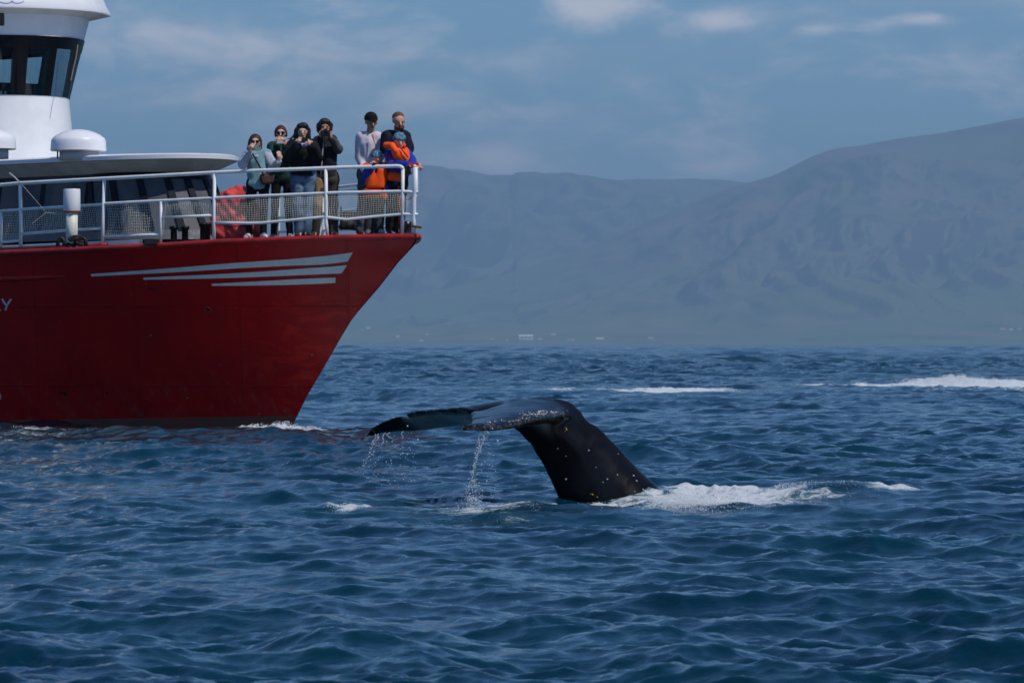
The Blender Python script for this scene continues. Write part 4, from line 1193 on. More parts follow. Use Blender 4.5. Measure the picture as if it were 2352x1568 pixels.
# ------------------------------------------------------------------ water running off the flukes, splashes
wd = bpy.data.materials.new('falling_water'); wd.use_nodes = True; b = wd.node_tree.nodes['Principled BSDF']
b.inputs['Base Color'].default_value = (.85, .9, .93, 1); b.inputs['Roughness'].default_value = .08; b.inputs['IOR'].default_value = 1.333; b.inputs['Transmission Weight'].default_value = .45
ICO = bmesh.new(); bmesh.ops.create_icosphere(ICO, subdivisions=1, radius=1); IV = np.array([v.co for v in ICO.verts]); IF = np.array([[v.index for v in f.verts] for f in ICO.faces]); ICO.free()
def drops(name, centres, radii, m, stretch=1.0, parent=None):
    C_ = np.array(centres); R2 = np.array(radii); n = len(C_)
    V = IV[None] * R2[:, None, None] * np.array([1, 1, stretch])[None, None] + C_[:, None]
    F = IF[None] + (np.arange(n) * len(IV))[:, None, None]
    return link(name, mesh_np(name, V.reshape(-1, 3), F.reshape(-1, 3), True), m, parent)
cs, rs = [], []
def stream(u0, v0, u1, v1, D, n, sp=3.0, r0=.0032, wob=4, dD=.25, dens=1.0):
    ph = r_.random() * 6
    for i in range(n):
        t = r_.random() ** dens
        u_ = u0 + (u1 - u0) * t + wob * math.sin(t * 9 + ph) * t + r_.gauss(0, sp * (.25 + t)); v_ = v0 + (v1 - v0) * t
        cs.append(P(u_, v_, D + r_.gauss(0, dD))); rs.append(r0 * r_.choice([.5, .7, .8, 1, 1, 1.3, 1.7]))
def thread(u0, v0, u1, v1, D, n, wob=2.5, r=.0040):
    ph = r_.random() * 6
    for i in range(n):
        t = i / n
        cs.append(P(u0 + (u1 - u0) * t + wob * math.sin(t * 7 + ph) + r_.gauss(0, .4), v0 + (v1 - v0) * t, D)); rs.append(r * r_.uniform(.6, 1.15))
Dn, Df = 39.3, 42.6
thread(1099, 981, 1097, 1062, Dn, 90); thread(1112, 981, 1104, 1040, Dn, 70); thread(1106, 981, 1112, 1010, Dn, 30); thread(1118, 981, 1122, 996, Dn, 14); thread(1092, 1062, 1078, 1118, Dn, 34, 2, .0035)
stream(1100, 1000, 1074, 1150, Dn, 130, 4); stream(1105, 990, 1090, 1165, Dn, 90, 11); stream(1120, 985, 1135, 1160, Dn, 46, 9); stream(1090, 1100, 1075, 1170, Dn, 130, 12, .003)
stream(1085, 1140, 1085, 1178, Dn, 160, 24, .0032, 2)
thread(862, 995, 858, 1022, Df, 26); thread(872, 994, 862, 1015, Df, 20); thread(884, 994, 876, 1022, Df, 26); thread(893, 993, 889, 1004, Df, 10); thread(925, 991, 923, 1008, Df, 12)
stream(858, 1010, 832, 1085, Df, 60, 4); stream(865, 1000, 850, 1130, Df, 80, 16); stream(900, 1000, 895, 1150, Df, 90, 26); stream(940, 990, 935, 1130, Df, 40, 16); stream(1010, 985, 1005, 1150, 41.5, 26, 22)
for u_, v_, q in ((1143, 1012, .008), (1070, 1173, .011), (1118, 1104, .006), (936, 978, .006), (960, 1009, .007), (925, 1040, .006), (940, 1028, .005), (1131, 984, .006)):
    cs.append(P(u_, v_, Dn)); rs.append(q)
wdrops = drops('water_drops', cs, rs, wd, 1.25); tag(wdrops, 'water streaming and dripping off the whale flukes into the sea', kind='stuff')

# splash lumps: froth thrown up where water breaks
fm_ = bpy.data.materials.new('white_froth'); fm_.use_nodes = True; g = G(fm_.node_tree); b = g.n['Principled BSDF']; b.inputs['Roughness'].default_value = .6; b.inputs['Base Color'].default_value = (.78, .82, .84, 1)
b.inputs['Subsurface Weight'].default_value = .0
cs, rs = [], []
def surf(x, y):
    """height of the built water surface, looked up in its grid"""
    i = int(np.searchsorted(SEA_R, math.hypot(x, y))); j = int(np.searchsorted(SEA_T, math.atan2(x, y)))
    return float(SEA[min(i, SEA.shape[0] - 1), min(j, SEA.shape[1] - 1), 2])
def froth(u, su, D, dD, n, r0, h):
    for i in range(int(n * 2.6)):
        u_ = u + r_.gauss(0, su); D_ = D + r_.gauss(0, dD); x = (u_ - 1176) / FPX * D_
        edge = math.exp(-((u_ - u) / (su * 1.4)) ** 2)
        z = surf(x, D_) + abs(r_.gauss(0, h * .42)) * edge - .002
        cs.append((x, D_, z)); rs.append(r0 * r_.choice([.16, .2, .24, .3, .36, .5]))
OCT_V = np.array([(1, 0, 0), (0, 1, 0), (-1, 0, 0), (0, -1, 0), (0, 0, 1), (0, 0, -1)], float); OCT_F = np.array([(0, 1, 4), (1, 2, 4), (2, 3, 4), (3, 0, 4), (1, 0, 5), (2, 1, 5), (3, 2, 5), (0, 3, 5)])
# whale wake
froth(1600, 55, 39.0, .30, 2600, .0085, .035); froth(1560, 40, 39.6, .25, 900, .009, .05); froth(1690, 60, 39.2, .3, 1200, .007, .02); froth(1500, 45, 40.3, .15, 700, .008, .02); froth(1420, 50, 40.5, .10, 240, .006, .008)
froth(1760, 60, 39.8, .2, 500, .007, .02); froth(1880, 60, 40.0, .2, 400, .006, .015); froth(1960, 34, 39.9, .25, 500, .006, .02); froth(1850, 60, 39.2, .3, 260, .005, .006); froth(1545, 14, 40.4, .15, 300, .008, .06)
froth(800, 30, 39.6, .18, 420, .006, .014); froth(860, 45, 39.7, .15, 200, .005, .006); froth(1100, 36, 38.6, .35, 260, .005, .012); froth(1230, 12, 38.6, .2, 40, .005, .005); froth(1160, 40, 38.9, .2, 120, .005, .004)
# bow wave
froth(650, 45, 75.8, .55, 2600, .016, .06); froth(610, 25, 76.3, .3, 900, .018, .07); froth(730, 32, 75.0, .5, 900, .012, .03); froth(560, 20, 75.6, .3, 260, .012, .03)
froth(330, 28, 74.8, .4, 260, .010, .03); froth(240, 90, 74.6, .5, 360, .009, .015); froth(60, 60, 74.8, .4, 240, .009, .015)
# breakers further out
froth(2185, 30, 147, .8, 3600, .022, .16); froth(2240, 60, 147, .8, 2600, .02, .09); froth(2110, 50, 147, .8, 2000, .018, .06); froth(2010, 50, 147, .8, 800, .016, .035); froth(2320, 45, 147, .8, 900, .018, .06)
froth(1900, 60, 147, .8, 300, .014, .02); froth(1560, 70, 131, .7, 1000, .015, .03); froth(1665, 20, 131, .6, 500, .016, .05); froth(1440, 50, 131, .7, 400, .013, .02); froth(1290, 34, 134, .7, 600, .014, .04); froth(1250, 34, 138, .8, 300, .013, .03); froth(1090, 60, 135, .8, 200, .012, .015)
IV, IF = OCT_V, OCT_F
fo = drops('sea_froth', cs, rs, fm_); tag(fo, 'white froth thrown up along breaking waves, wake and bow', kind='stuff')
# ------------------------------------------------------------------ people on the foredeck
SK_L = mat('fair_skin', (.66, .38, .29), .5, var=.1, vscale=12)
SK_T = mat('tanned_skin', (.42, .21, .13), .5, var=.1, vscale=12)
SK_P = mat('pinkish_skin', (.62, .30, .23), .5, var=.1, vscale=12)
def cloth(name, col, var=.25, rough=.85, **k): return mat(name, col, rough, spec=.2, var=var, vscale=5, **k)
C_teal = cloth('teal_fleece', (.20, .36, .40)); C_pale = cloth('pale_grey_sleeve', (.46, .48, .55)); C_blk = cloth('black_cloth', (.012, .012, .016), .4)
C_legg = cloth('black_leggings', (.010, .010, .012), .3); C_green = cloth('dark_green_fleece', (.022, .075, .055)); C_jean = cloth('faded_jeans', (.12, .20, .32), .6)
C_brown = cloth('brown_grey_trousers', (.07, .058, .048)); C_sunlit = cloth('sunlit_trousers', (.36, .25, .14)); C_jack = cloth('charcoal_jacket', (.022, .022, .026), .4)
C_jgrey = cloth('grey_sleeve_cloth', (.075, .08, .08)); C_shirt = cloth('pale_lilac_shirt', (.66, .60, .68), .12); C_greyt = cloth('slate_trousers', (.09, .095, .115)); C_or = cloth('orange_lifejacket_fabric', (1.0, .105, .012), .12, .6)
C_blue = cloth('royal_blue_cloth', (.012, .055, .40)); C_navy = cloth('navy_tshirt', (.014, .014, .032), .3); C_red = cloth('red_glove_fabric', (.55, .01, .015)); C_dk = cloth('dark_shell_trousers', (.018, .018, .02), .4)
C_camo = cloth('grey_camo_trousers', (.085, .088, .09), .6); C_shoe = mat('white_shoe', (.74, .74, .70), .6); C_shoed = mat('dark_shoe', (.02, .02, .022), .6); C_shoeg = mat('grey_canvas_shoe', (.34, .36, .37), .8, var=.5, vscale=30)
H_br = mat('brown_hair', (.055, .026, .014), .6, var=.5, vscale=25); H_bk = mat('black_hair', (.008, .007, .008), .45, var=.4, vscale=25); H_dk = mat('dark_brown_hair', (.030, .014, .009), .5, var=.5, vscale=25); H_sh = mat('short_sandy_hair', (.16, .085, .04), .8, var=.4, vscale=40)
C_cap = cloth('black_cap_cloth', (.008, .008, .009)); M_lens = mat('sunglass_lens', (.012, .006, .005), .12); M_eye = mat('dark_eye', (.02, .012, .01), .3); M_lip = mat('lip', (.32, .08, .07), .5)
C_buff = mat('patterned_blue_buff', (.03, .11, .17), .8, var=.2, vscale=22, col2=(.16, .34, .42)); M_refl = mat('reflective_patch', (.55, .56, .58), .35); M_belt = cloth('dark_webbing', (.02, .015, .025))
M_phone = mat('phone_case_green_grey', (.22, .28, .25), .35); M_phone2 = mat('pale_phone_case', (.62, .48, .44), .4); M_cam = mat('black_camera_body', (.010, .010, .011), .35); M_ring = mat('lens_glass', (.02, .02, .03), .08)
M_mouth = MATS['lip']

def V3(p): return Vector(p)
def hand(at, d, up, curl=.5, s=1.0, side=1):
    """palm and five bent fingers; d = where the fingers point, up = back of the hand"""
    d = V3(d).normalized(); up = V3(up); n = (up - d * up.dot(d)).normalized(); x = d.cross(n) * side
    at = V3(at); pr = [('c', at, at + d * .065 * s, .022 * s, .030 * s, 1, .012), ('c', at + x * .018 * s + d * .03 * s, at - x * .018 * s + d * .06 * s, .018 * s, .018 * s, 1, .012)]
    for i, ln in enumerate((.060, .072, .066, .050)):
        b0 = at + d * .080 * s + x * (.030 - .020 * i) * s
        k1 = b0 + (d * math.cos(curl * .8) - n * math.sin(curl * .8)) * ln * .55 * s
        k2 = k1 + (d * math.cos(curl * 2.0) - n * math.sin(curl * 2.0)) * ln * .5 * s
        pr += [('c', b0 - d * .02 * s, k1, .0115 * s, .0108 * s, 1, .005), ('c', k1, k2, .0108 * s, .0095 * s, 1, .005)]
    t0 = at + x * .028 * s + d * .02 * s; t1 = t0 + (x * .7 + d * .6 - n * .3).normalized() * .036 * s; t2 = t1 + (x * .1 + d * .8 - n * .5).normalized() * .03 * s
    pr += [('c', t0, t1, .0135 * s, .0118 * s, 1, .006), ('c', t1, t2, .0118 * s, .0100 * s, 1, .005)]
    return pr

def person(D, u0, j, label, group, skin, s=1.0, fw=(0, -1, 0), sex='f', hands=(None, None), feet_gap=None):
    """j: joints given as (u, v, dy). Returns root, joints as vectors, head frame"""
    K = {k: P(q[0], q[1], D + (q[2] if len(q) > 2 else 0)) for k, q in j.items()}
    for k in ('ankL', 'ankR'):
        K[k].z = deck_z(K[k].x, K[k].y) + .085 * s
    base = (K['ankL'] + K['ankR']) / 2; base.z = deck_z(base.x, base.y)
    root = empty('person', base); tag(root, label, 'person', group)
    F = V3(fw).normalized(); Rt = F.cross(UP).normalized() * 1.0
    hd = K['head']
    def hp(f, r, z): return hd + F * (f * s) + Rt * (r * s) + UP * (z * s)
    pr = []
    # head with brow, nose, jaw, ears
    pr += [('c', hp(-.020, 0, .030), hp(.004, 0, .022), .083 * s, .078 * s), ('c', hp(.012, 0, -.02), hp(.022, 0, -.075), .066 * s, .040 * s), ('c', hp(.078, 0, .012), hp(.098, 0, -.028), .010 * s, .016 * s, 1, .012),
           ('c', hp(.068, -.034, .026), hp(.068, .034, .026), .012 * s, .012 * s, 1, .015), ('c', hp(.066, -.016, -.056), hp(.066, .016, -.056), .011 * s, .011 * s, 1, .01)]
    for q in (-1, 1): pr += [('c', hp(-.008, q * .080, .016), hp(-.004, q * .080, -.022), .014 * s, .010 * s, 1, .008)]
    pr += [('c', hp(-.02, 0, -.06), K['neck'] - UP * .03 * s, .050 * s, .056 * s)]
    sl, sr, hl, hr = K['shL'], K['shR'], K['hipL'], K['hipR']
    ch = (sl + sr) / 2; pv_ = (hl + hr) / 2
    pr += [('c', sl.lerp(ch, .25), sr.lerp(ch, .25), .055 * s, .055 * s), ('c', ch - UP * .12 * s, pv_ + UP * .12 * s, .125 * s, .105 * s, 1.3), ('c', hl, hr, .09 * s, .09 * s, 1.1)]
    for a, b, c_ in (('shL', 'elL', 'haL'), ('shR', 'elR', 'haR')):
        pr += [('c', K[a], K[b], .045 * s, .036 * s), ('c', K[b], K[c_], .037 * s, .025 * s)]
    for a, b, c_ in (('hipL', 'knL', 'ankL'), ('hipR', 'knR', 'ankR')):
        pr += [('c', K[a], K[b], .075 * s, .048 * s), ('c', K[b], K[c_], .050 * s, .034 * s), ('c', K[c_], K[c_] + F * .09 * s - UP * .045 * s, .032 * s, .026 * s)]
    for k_, hs in (('haL', hands[0]), ('haR', hands[1])):
        if hs: pr += hand(K[k_], hs[0], hs[1], hs[2] if len(hs) > 2 else .6, s * 1.02, hs[3] if len(hs) > 3 else 1)
    body = blob('body', pr, skin, root, h=.0105, k=.022, pad=.02)
    for q in (-1, 1):
        blob('eye', [('e', hp(.074, q * .031, .008), (.015 * s, .008 * s, .008 * s))], M_eye, body, h=.004, pad=.008)
    blob('mouth', [('c', hp(.074, -.018, -.053), hp(.074, .018, -.053), .007 * s, .007 * s)], M_lip, body, h=.004, pad=.008)
    return root, K, hp, F, Rt, body

def top_garment(name, K, root, m, s=1.0, thick=.02, hem=.0, sleeve=1.0, seed=1, wr=.006, width=1.0, arms=('L', 'R'), armpad=0.0, noarm=False, hemv=None):
    sl, sr, hl, hr = K['shL'], K['shR'], K['hipL'], K['hipR']; ch = (sl + sr) / 2; pv_ = (hl + hr) / 2
    pr = [('c', sl.lerp(ch, .18), sr.lerp(ch, .18), (.062 + thick) * s, (.062 + thick) * s), ('c', ch - UP * .10 * s, pv_ + UP * (.10 - hem) * s, (.132 + thick) * s * width, (.125 + thick) * s * width, 1.25),
          ('c', hl.lerp(hr, .1) + UP * (.06 - hem) * s, hr.lerp(hl, .1) + UP * (.06 - hem) * s, (.075 + thick) * s, (.075 + thick) * s, 1.1), ('c', K['neck'] - UP * .05 * s, ch - UP * .02, (.060 + thick * .3) * s, (.08 + thick) * s)]
    if not noarm:
        for q in arms:
            a, b, c_ = K['sh' + q], K['el' + q], K['ha' + q]
            e = b.lerp(c_, min(1, max(0, (sleeve - .5) * 2)) * .93) if sleeve > .5 else a.lerp(b, sleeve * 2)
            pr.append(('c', a, b if sleeve >= .5 else e, (.052 + thick) * s + armpad, (.044 + thick) * s + armpad))
            if sleeve > .5: pr.append(('c', b, e, (.044 + thick) * s + armpad, (.032 + thick) * s + armpad * .6))
    pr.append(('-e', K['head'] + UP * .0, (.078 * s, .2, .10 * s)))
    zh = pv_.z + (-.02 - hem) * s - thick * .5 if hemv is None else zat(hemv, pv_.y); pr.append(('-b', (pv_.x - .2, pv_.y - .35, zh - .5), (pv_.x + .2, pv_.y + .35, zh)))
    # open collar
    return blob(name, pr, m, root, h=.012, k=.03, wr=wr, seed=seed)
def trousers(name, K, root, m, s=1.0, thick=.012, seed=2, wr=.005, rise=.05, m2=None, flare=0.0):
    hl, hr = K['hipL'], K['hipR']
    pr = [('c', hl + UP * rise * s, hr + UP * rise * s, (.085 + thick) * s, (.085 + thick) * s, 1.15)]
    pr.append(('c', hl, hr, (.093 + thick) * s, (.093 + thick) * s, 1.0))
    for q in ('L', 'R'):
        pr += [('c', K['hip' + q], K['kn' + q], (.080 + thick) * s, (.053 + thick) * s), ('c', K['kn' + q], K['ank' + q] + UP * .0, (.054 + thick) * s, (.046 + thick + flare) * s)]
    if m2 is None: return blob(name, pr, m, root, h=.012, k=.02, wr=wr, seed=seed)
    return blob(name, pr, m, root, h=.012, k=.02, wr=wr, seed=seed)
def shoes(K, root, m, F, s=1.0, splay=.3):
    for q, sg in (('L', -1), ('R', 1)):
        a = K['ank' + q]; f = (F + Vector((sg * splay, 0, 0))).normalized(); z0 = a.z - .085 * s
        hz_ = Vector((a.x, a.y, z0 + .042 * s))
        pr = [('c', hz_ - f * .045 * s, hz_ + f * .075 * s, .042 * s, .040 * s), ('c', hz_ + f * .07 * s, hz_ + f * .15 * s - UP * .008 * s, .040 * s, .032 * s), ('c', hz_ + UP * .02, a + UP * .01, .044 * s, .044 * s), ('-b', (a.x - .5, a.y - .5, z0 - .3), (a.x + .5, a.y + .5, z0 + .004))]
        blob('shoe', pr, m, root, h=.009, k=.02)
def hair(hp, s, m, body, kind, side=0, seed=1):
    pr = [('c', hp(-.028, 0, .042), hp(-.006, 0, .040), .097 * s, .092 * s)]
    cut = [('-e', hp(.115, 0, -.028), (.072 * s, .09 * s, .092 * s))]
    if kind == 'long':
        pr = [('c', hp(-.026, 0, .036), hp(-.006, 0, .036), .094 * s, .088 * s)]
        pr += [('c', hp(-.02, -.070, .02), hp(-.01, -.088, -.13), .034 * s, .024 * s), ('c', hp(-.02, .070, .02), hp(-.01, .092, -.13), .036 * s, .030 * s), ('c', hp(-.07, 0, .0), hp(-.08, 0, -.16), .07 * s, .06 * s)]
        if side: pr += [('c', hp(-.03, .075, -.02), hp(-.03, .12, -.13), .034 * s, .022 * s), ('c', hp(-.03, .12, -.13), hp(-.02, .165, -.20), .022 * s, .010 * s)]
    elif kind == 'bob':
        pr += [('c', hp(-.02, -.075, .02), hp(-.01, -.090, -.085), .046 * s, .032 * s), ('c', hp(-.02, .075, .02), hp(-.01, .090, -.08), .046 * s, .034 * s), ('c', hp(-.07, 0, .0), hp(-.07, 0, -.09), .075 * s, .07 * s),
               ('c', hp(.055, -.05, .085), hp(.055, .05, .085), .030 * s, .030 * s)]
        if side: pr += [('c', hp(.0, .10, -.04), hp(.0, .17, -.10), .020 * s, .010 * s), ('c', hp(.0, .17, -.10), hp(.0, .24, -.11), .010 * s, .006 * s)]
    elif kind == 'mop':
        pr += [('c', hp(-.01, -.072, .03), hp(.0, -.080, -.03), .048 * s, .034 * s), ('c', hp(-.01, .072, .03), hp(.0, .082, -.055), .048 * s, .034 * s), ('c', hp(.050, -.045, .080), hp(.055, .03, .085), .036 * s, .036 * s)]
    elif kind == 'tied':
        pr = [('c', hp(-.026, 0, .036), hp(-.010, 0, .038), .093 * s, .087 * s), ('c', hp(-.08, 0, 0), hp(-.10, 0, -.06), .05 * s, .04 * s), ('c', hp(-.02, -.07, .02), hp(-.01, -.078, -.03), .03 * s, .02 * s), ('c', hp(-.02, .07, .02), hp(-.01, .078, -.03), .03 * s, .02 * s)]
    elif kind == 'short':
        pr = [('c', hp(-.030, 0, .036), hp(-.008, 0, .046), .0865 * s, .0785 * s)]; cut = [('-e', hp(.095, 0, .0), (.085 * s, .10 * s, .088 * s)), ('-b', tuple(hp(0, 0, 0) - Vector((.3, .3, .5))), tuple(hp(0, 0, 0) + Vector((.3, .3, .012))))]
    if kind != 'short':
        cut = [('-e', hp(.122, 0, -.022), (.082 * s, .098 * s, .108 * s))] if kind in ('long', 'tied') else [('-e', hp(.125, 0, -.035), (.078 * s, .095 * s, .100 * s))]
    return blob('hair', pr + cut, m, body, h=.008, k=.02, wr=.004, seed=seed)
def shades(hp, s, body):
    mb = MB()
    for q in (-1, 1):
        c = hp(.086, q * .034, .010); F_ = (hp(1, 0, 0) - hp(0, 0, 0)).normalized(); R_ = (hp(0, 1, 0) - hp(0, 0, 0)).normalized()
        mb.lathe(c, [(.025 * s, 0), (.026 * s, .004), (.018 * s, .009)], 14, (R_, UP, F_))
    mb.tube([hp(.090, -.015, .015), hp(.090, .015, .015)], .004, 5)
    for q in (-1, 1): mb.tube([hp(.084, q * .055, .015), hp(-.01, q * .086, .018)], .004, 5)
    return mb.build('sunglasses', M_lens, body, smooth=True)
def slab(name, c, w_, h_, t_, m, ax, label, cat, group=None, bevel=.006, lens=True):
    root = empty(name, c); tag(root, label, cat, group)
    MB().box(c, w_, t_, h_, ax).build('case', m, root, bevel=bevel)
    if lens: MB().lathe(V3(c) - ax[1] * (t_ / 2 * 1.0) + ax[0] * (w_ * .33) + ax[2] * (h_ * .2), [(.011, -.001), (.011, -.003), (.006, -.004)], 12, (ax[0], ax[2], ax[1])).build('lens', M_ring, root)
    return root
AXC = (Vector((1, 0, 0)), Vector((0, 1, 0)), Vector((0, 0, 1)))
GP = 'passengers at the bow rail'

# --- 1: woman in teal hoodie filming with phone and pointing
D = 76.95
r1, K, hp, F, Rt, body = person(D, 588, dict(head=(586.5, 327, -.02), neck=(586, 349), shL=(567, 356), shR=(615, 356), elL=(557, 378, -.12), haL=(575.5, 347, -.33), elR=(631, 383, -.08), haR=(641, 369, -.26),
        hipL=(580, 425), hipR=(606, 425), knL=(573, 480, -.04), knR=(606, 480, -.04), ankL=(572, 536), ankR=(605, 536)),
        'woman in teal hoodie and sunglasses pointing with one hand while filming', GP, SK_L, .97, (0, -1, -.02), hands=(((.25, -.2, .9), (-.5, -1, 0), .9, -1), ((.05, -.3, .9), (.7, -1, 0), .5)))
top_garment('hoodie', K, r1, C_teal, .97, .028, .055, 1, 3, .008, 1.02, noarm=True, hemv=436)
for q in ('L', 'R'):
    e = K['el' + q].lerp(K['ha' + q], .86)
    blob('sleeve', [('c', K['sh' + q].lerp(K['neck'], .12), K['el' + q], .080, .066), ('c', K['el' + q], e, .066, .046)], C_pale, r1, h=.012, k=.03, wr=.007, seed=8)
blob('hood', [('c', K['neck'] + Vector((-.075, .03, -.02)), K['neck'] + Vector((-.03, -.10, -.075)), .036, .03), ('c', K['neck'] + Vector((.075, .03, -.02)), K['neck'] + Vector((.03, -.10, -.075)), .036, .03), ('c', K['neck'] + Vector((-.07, .07, -.01)), K['neck'] + Vector((.07, .07, -.01)), .045, .045)], C_pale, r1, h=.012, k=.03, wr=.004)
trousers('leggings', K, r1, C_legg, .97, .006, 3, .002); shoes(K, r1, C_shoe, F, 1.0); hair(hp, .97, H_br, body, 'long', 1, 2); shades(hp, .97, body)
cp = K['haL'] + Vector((.085, -.05, .055))
slab('phone', P(592, 339.5, D - .44), .095, .088, .010, M_phone, (Vector((.97, .0, .12)).normalized(), Vector((0, 1, 0)), Vector((-.12, 0, .97)).normalized()), 'grey green phone held before the face by the woman in teal', 'phone')
bg_ = empty('shoulder_bag', P(612, 415, D - .2)); tag(bg_, 'small brown shoulder bag hanging at the hip of the woman in teal', 'bag')
blob('pouch', [('c', P(604, 407, D - .17), P(622, 405, D - .12), .055, .055), ('c', P(607, 417, D - .17), P(621, 415, D - .12), .05, .05)], cloth('brown_leather', (.085, .045, .035)), bg_, h=.010, k=.03, wr=.004)
MB().tube([P(580, 353, D - .14), P(588, 367, D - .215), P(596, 382, D - .235), P(605, 402, D - .22)], .013, 6).build('strap', M_belt, bg_, smooth=True)

# --- 2: woman in green fleece behind
D = 77.75
r2, K, hp, F, Rt, body = person(D, 645, dict(head=(645, 307), neck=(645, 330), shL=(625, 338), shR=(665, 338), elL=(630, 366, -.15), haL=(636, 331, -.34), elR=(661, 368, -.14), haR=(655, 333, -.34),
        hipL=(635, 412), hipR=(661, 412), knL=(632, 472, -.03), knR=(662, 472, -.03), ankL=(629, 530), ankR=(666, 530)),
        'woman in dark green fleece and sunglasses holding a pale phone with both hands', GP, SK_L, .98, (0, -1, 0), hands=(((.35, -.2, .8), (-.4, -1, 0), .8, -1), ((-.45, -.2, .8), (.4, -1, 0), .8, 1)))
top_garment('fleece', K, r2, C_green, .98, .022, .03, 1, 5, .006, hemv=418)
blob('vest', [('c', K['shL'] + Vector((.0, .04, 0)), K['hipL'] + UP * .1, .085, .085), ('c', K['shR'] + Vector((0, .04, 0)), K['hipR'] + UP * .1, .085, .085)], C_blk, r2, h=.013, k=.04, wr=.005)
trousers('leggings', K, r2, C_legg, .98, .006, 3, .002); shoes(K, r2, C_shoeg, F, 1.0); hair(hp, .98, H_br, body, 'tied', 0, 4); shades(hp, .98, body)
slab('phone', P(645.5, 325.5, D - .42), .135, .066, .010, M_phone2, AXC, 'pale pink phone held sideways by the woman in green fleece', 'phone')

# --- 3: woman in black jacket and blue jeans
D = 77.15
r3, K, hp, F, Rt, body = person(D, 696, dict(head=(694.5, 303, -.04), neck=(694, 325), shL=(672, 336), shR=(718, 336), elL=(661, 362, -.16), haL=(683, 334, -.34), elR=(727, 362, -.16), haR=(716, 337, -.34),
        hipL=(683, 412), hipR=(709, 412), knL=(684, 470, -.04), knR=(706, 470, .0), ankL=(688, 526), ankR=(704, 524)),
        'person with black hair, black jacket and blue jeans raising a compact camera', GP, SK_L, 1.02, (.05, -1, 0), hands=(((.35, -.2, .85), (-.5, -1, 0), .8, -1), ((-.55, -.2, .75), (.4, -1, .2), .8, 1)))
top_garment('jacket', K, r3, C_blk, 1.02, .042, .035, 1, 7, .008, 1.05, hemv=404)
trousers('jeans', K, r3, C_jean, 1.02, .024, 6, .006, rise=.11, flare=.006); shoes(K, r3, C_shoed, F, 1.0); hair(hp, 1.03, H_bk, body, 'bob', 1, 6)
blob('chest_print', [('c', P(691, 333.5, D - .245), P(709, 332.5, D - .245), .030, .030)], cloth('pale_blue_print', (.38, .46, .68)), r3, h=.008, wr=.002)
slab('compact_camera', P(700, 320.5, D - .41), .095, .062, .035, M_cam, AXC, 'small black camera held at the mouth by the person in black jacket', 'camera', bevel=.008)

# --- 4: photographer in charcoal jacket
D = 77.5
r4, K, hp, F, Rt, body = person(D, 747, dict(head=(746, 293, -.03), neck=(747, 316), shL=(731, 325), shR=(764, 324), elL=(729, 352, -.18), haL=(737, 314, -.30), elR=(776, 343, -.10), haR=(760, 315, -.30),
        hipL=(735, 412), hipR=(761, 412), knL=(729, 470, -.06), knR=(764, 470, .03), ankL=(723, 526), ankR=(765, 524)),
        'person in charcoal jacket and brown trousers looking through a black camera', GP, SK_T, 1.04, (.04, -1, 0), hands=(((.3, -.1, .9), (-.7, -1, 0), .8, -1), ((-.45, -.1, .8), (.7, -1, 0), .8, 1)))
top_garment('jacket', K, r4, C_jack, 1.04, .034, .045, 1, 9, .008, noarm=True, hemv=411)
for q, m_ in (('L', C_jack), ('R', C_jgrey)):
    blob('sleeve', [('c', K['sh' + q], K['el' + q], .074, .068), ('c', K['el' + q], K['el' + q].lerp(K['ha' + q], .9), .068, .045)], m_, r4, h=.012, k=.03, wr=.007, seed=4)
ya = K['neck'].y - .235
MB().tube([P(742, 322, ya), P(741, 345, ya - .01), P(738.5, 380, ya - .02), P(736.5, 408, ya + .02)], .011, 5).build('zip_edge', mat('pale_zip', (.34, .38, .40), .5), r4, smooth=True)
trousers('trousers', K, r4, C_brown, 1.04, .022, 10, .006, flare=.006)
blob('sunlit_trouser_leg', [('c', K['hipL'] + Vector((-.01, -.03, -.02)), K['knL'] + Vector((0, -.025, 0)), .090, .072), ('c', K['knL'] + Vector((0, -.025, 0)), K['knL'].lerp(K['ankL'], .35) + Vector((0, -.02, 0)), .072, .066)], C_sunlit, r4, h=.012, wr=.006)  # sunlight on the left brown leg, put into a tan overlay
bpy.data.objects['sunlit_trouser_leg'].name = 'sunlit_tan_leg'
shoes(K, r4, C_shoed, F, 1.05); hair(hp, 1.04, H_dk, body, 'mop', 0, 9)
cr = empty('slr_camera', P(748, 307, D - .33)); tag(cr, 'black camera with round lens held to the eye by the photographer', 'camera')
MB().box(P(748, 306, D - .36), .135, .075, .088, AXC).box(P(748, 298, D - .36), .055, .06, .03, AXC).build('camera_body', M_cam, cr, bevel=.008)
MB().lathe(P(748.5, 306.5, D - .40), [(.040, 0), (.040, .06), (.036, .075), (.030, .075), (.028, .05)], 20, (Vector((1, 0, 0)), Vector((0, 0, 1)), Vector((0, -1, 0)))).build('camera_lens', M_ring, cr, smooth=True)
MB().tube([P(738, 307, D - .34), P(741, 322, D - .30), P(748, 329, D - .28), P(754, 321, D - .30), P(758, 307, D - .34)], .007, 5).build('neck_strap', M_belt, cr)

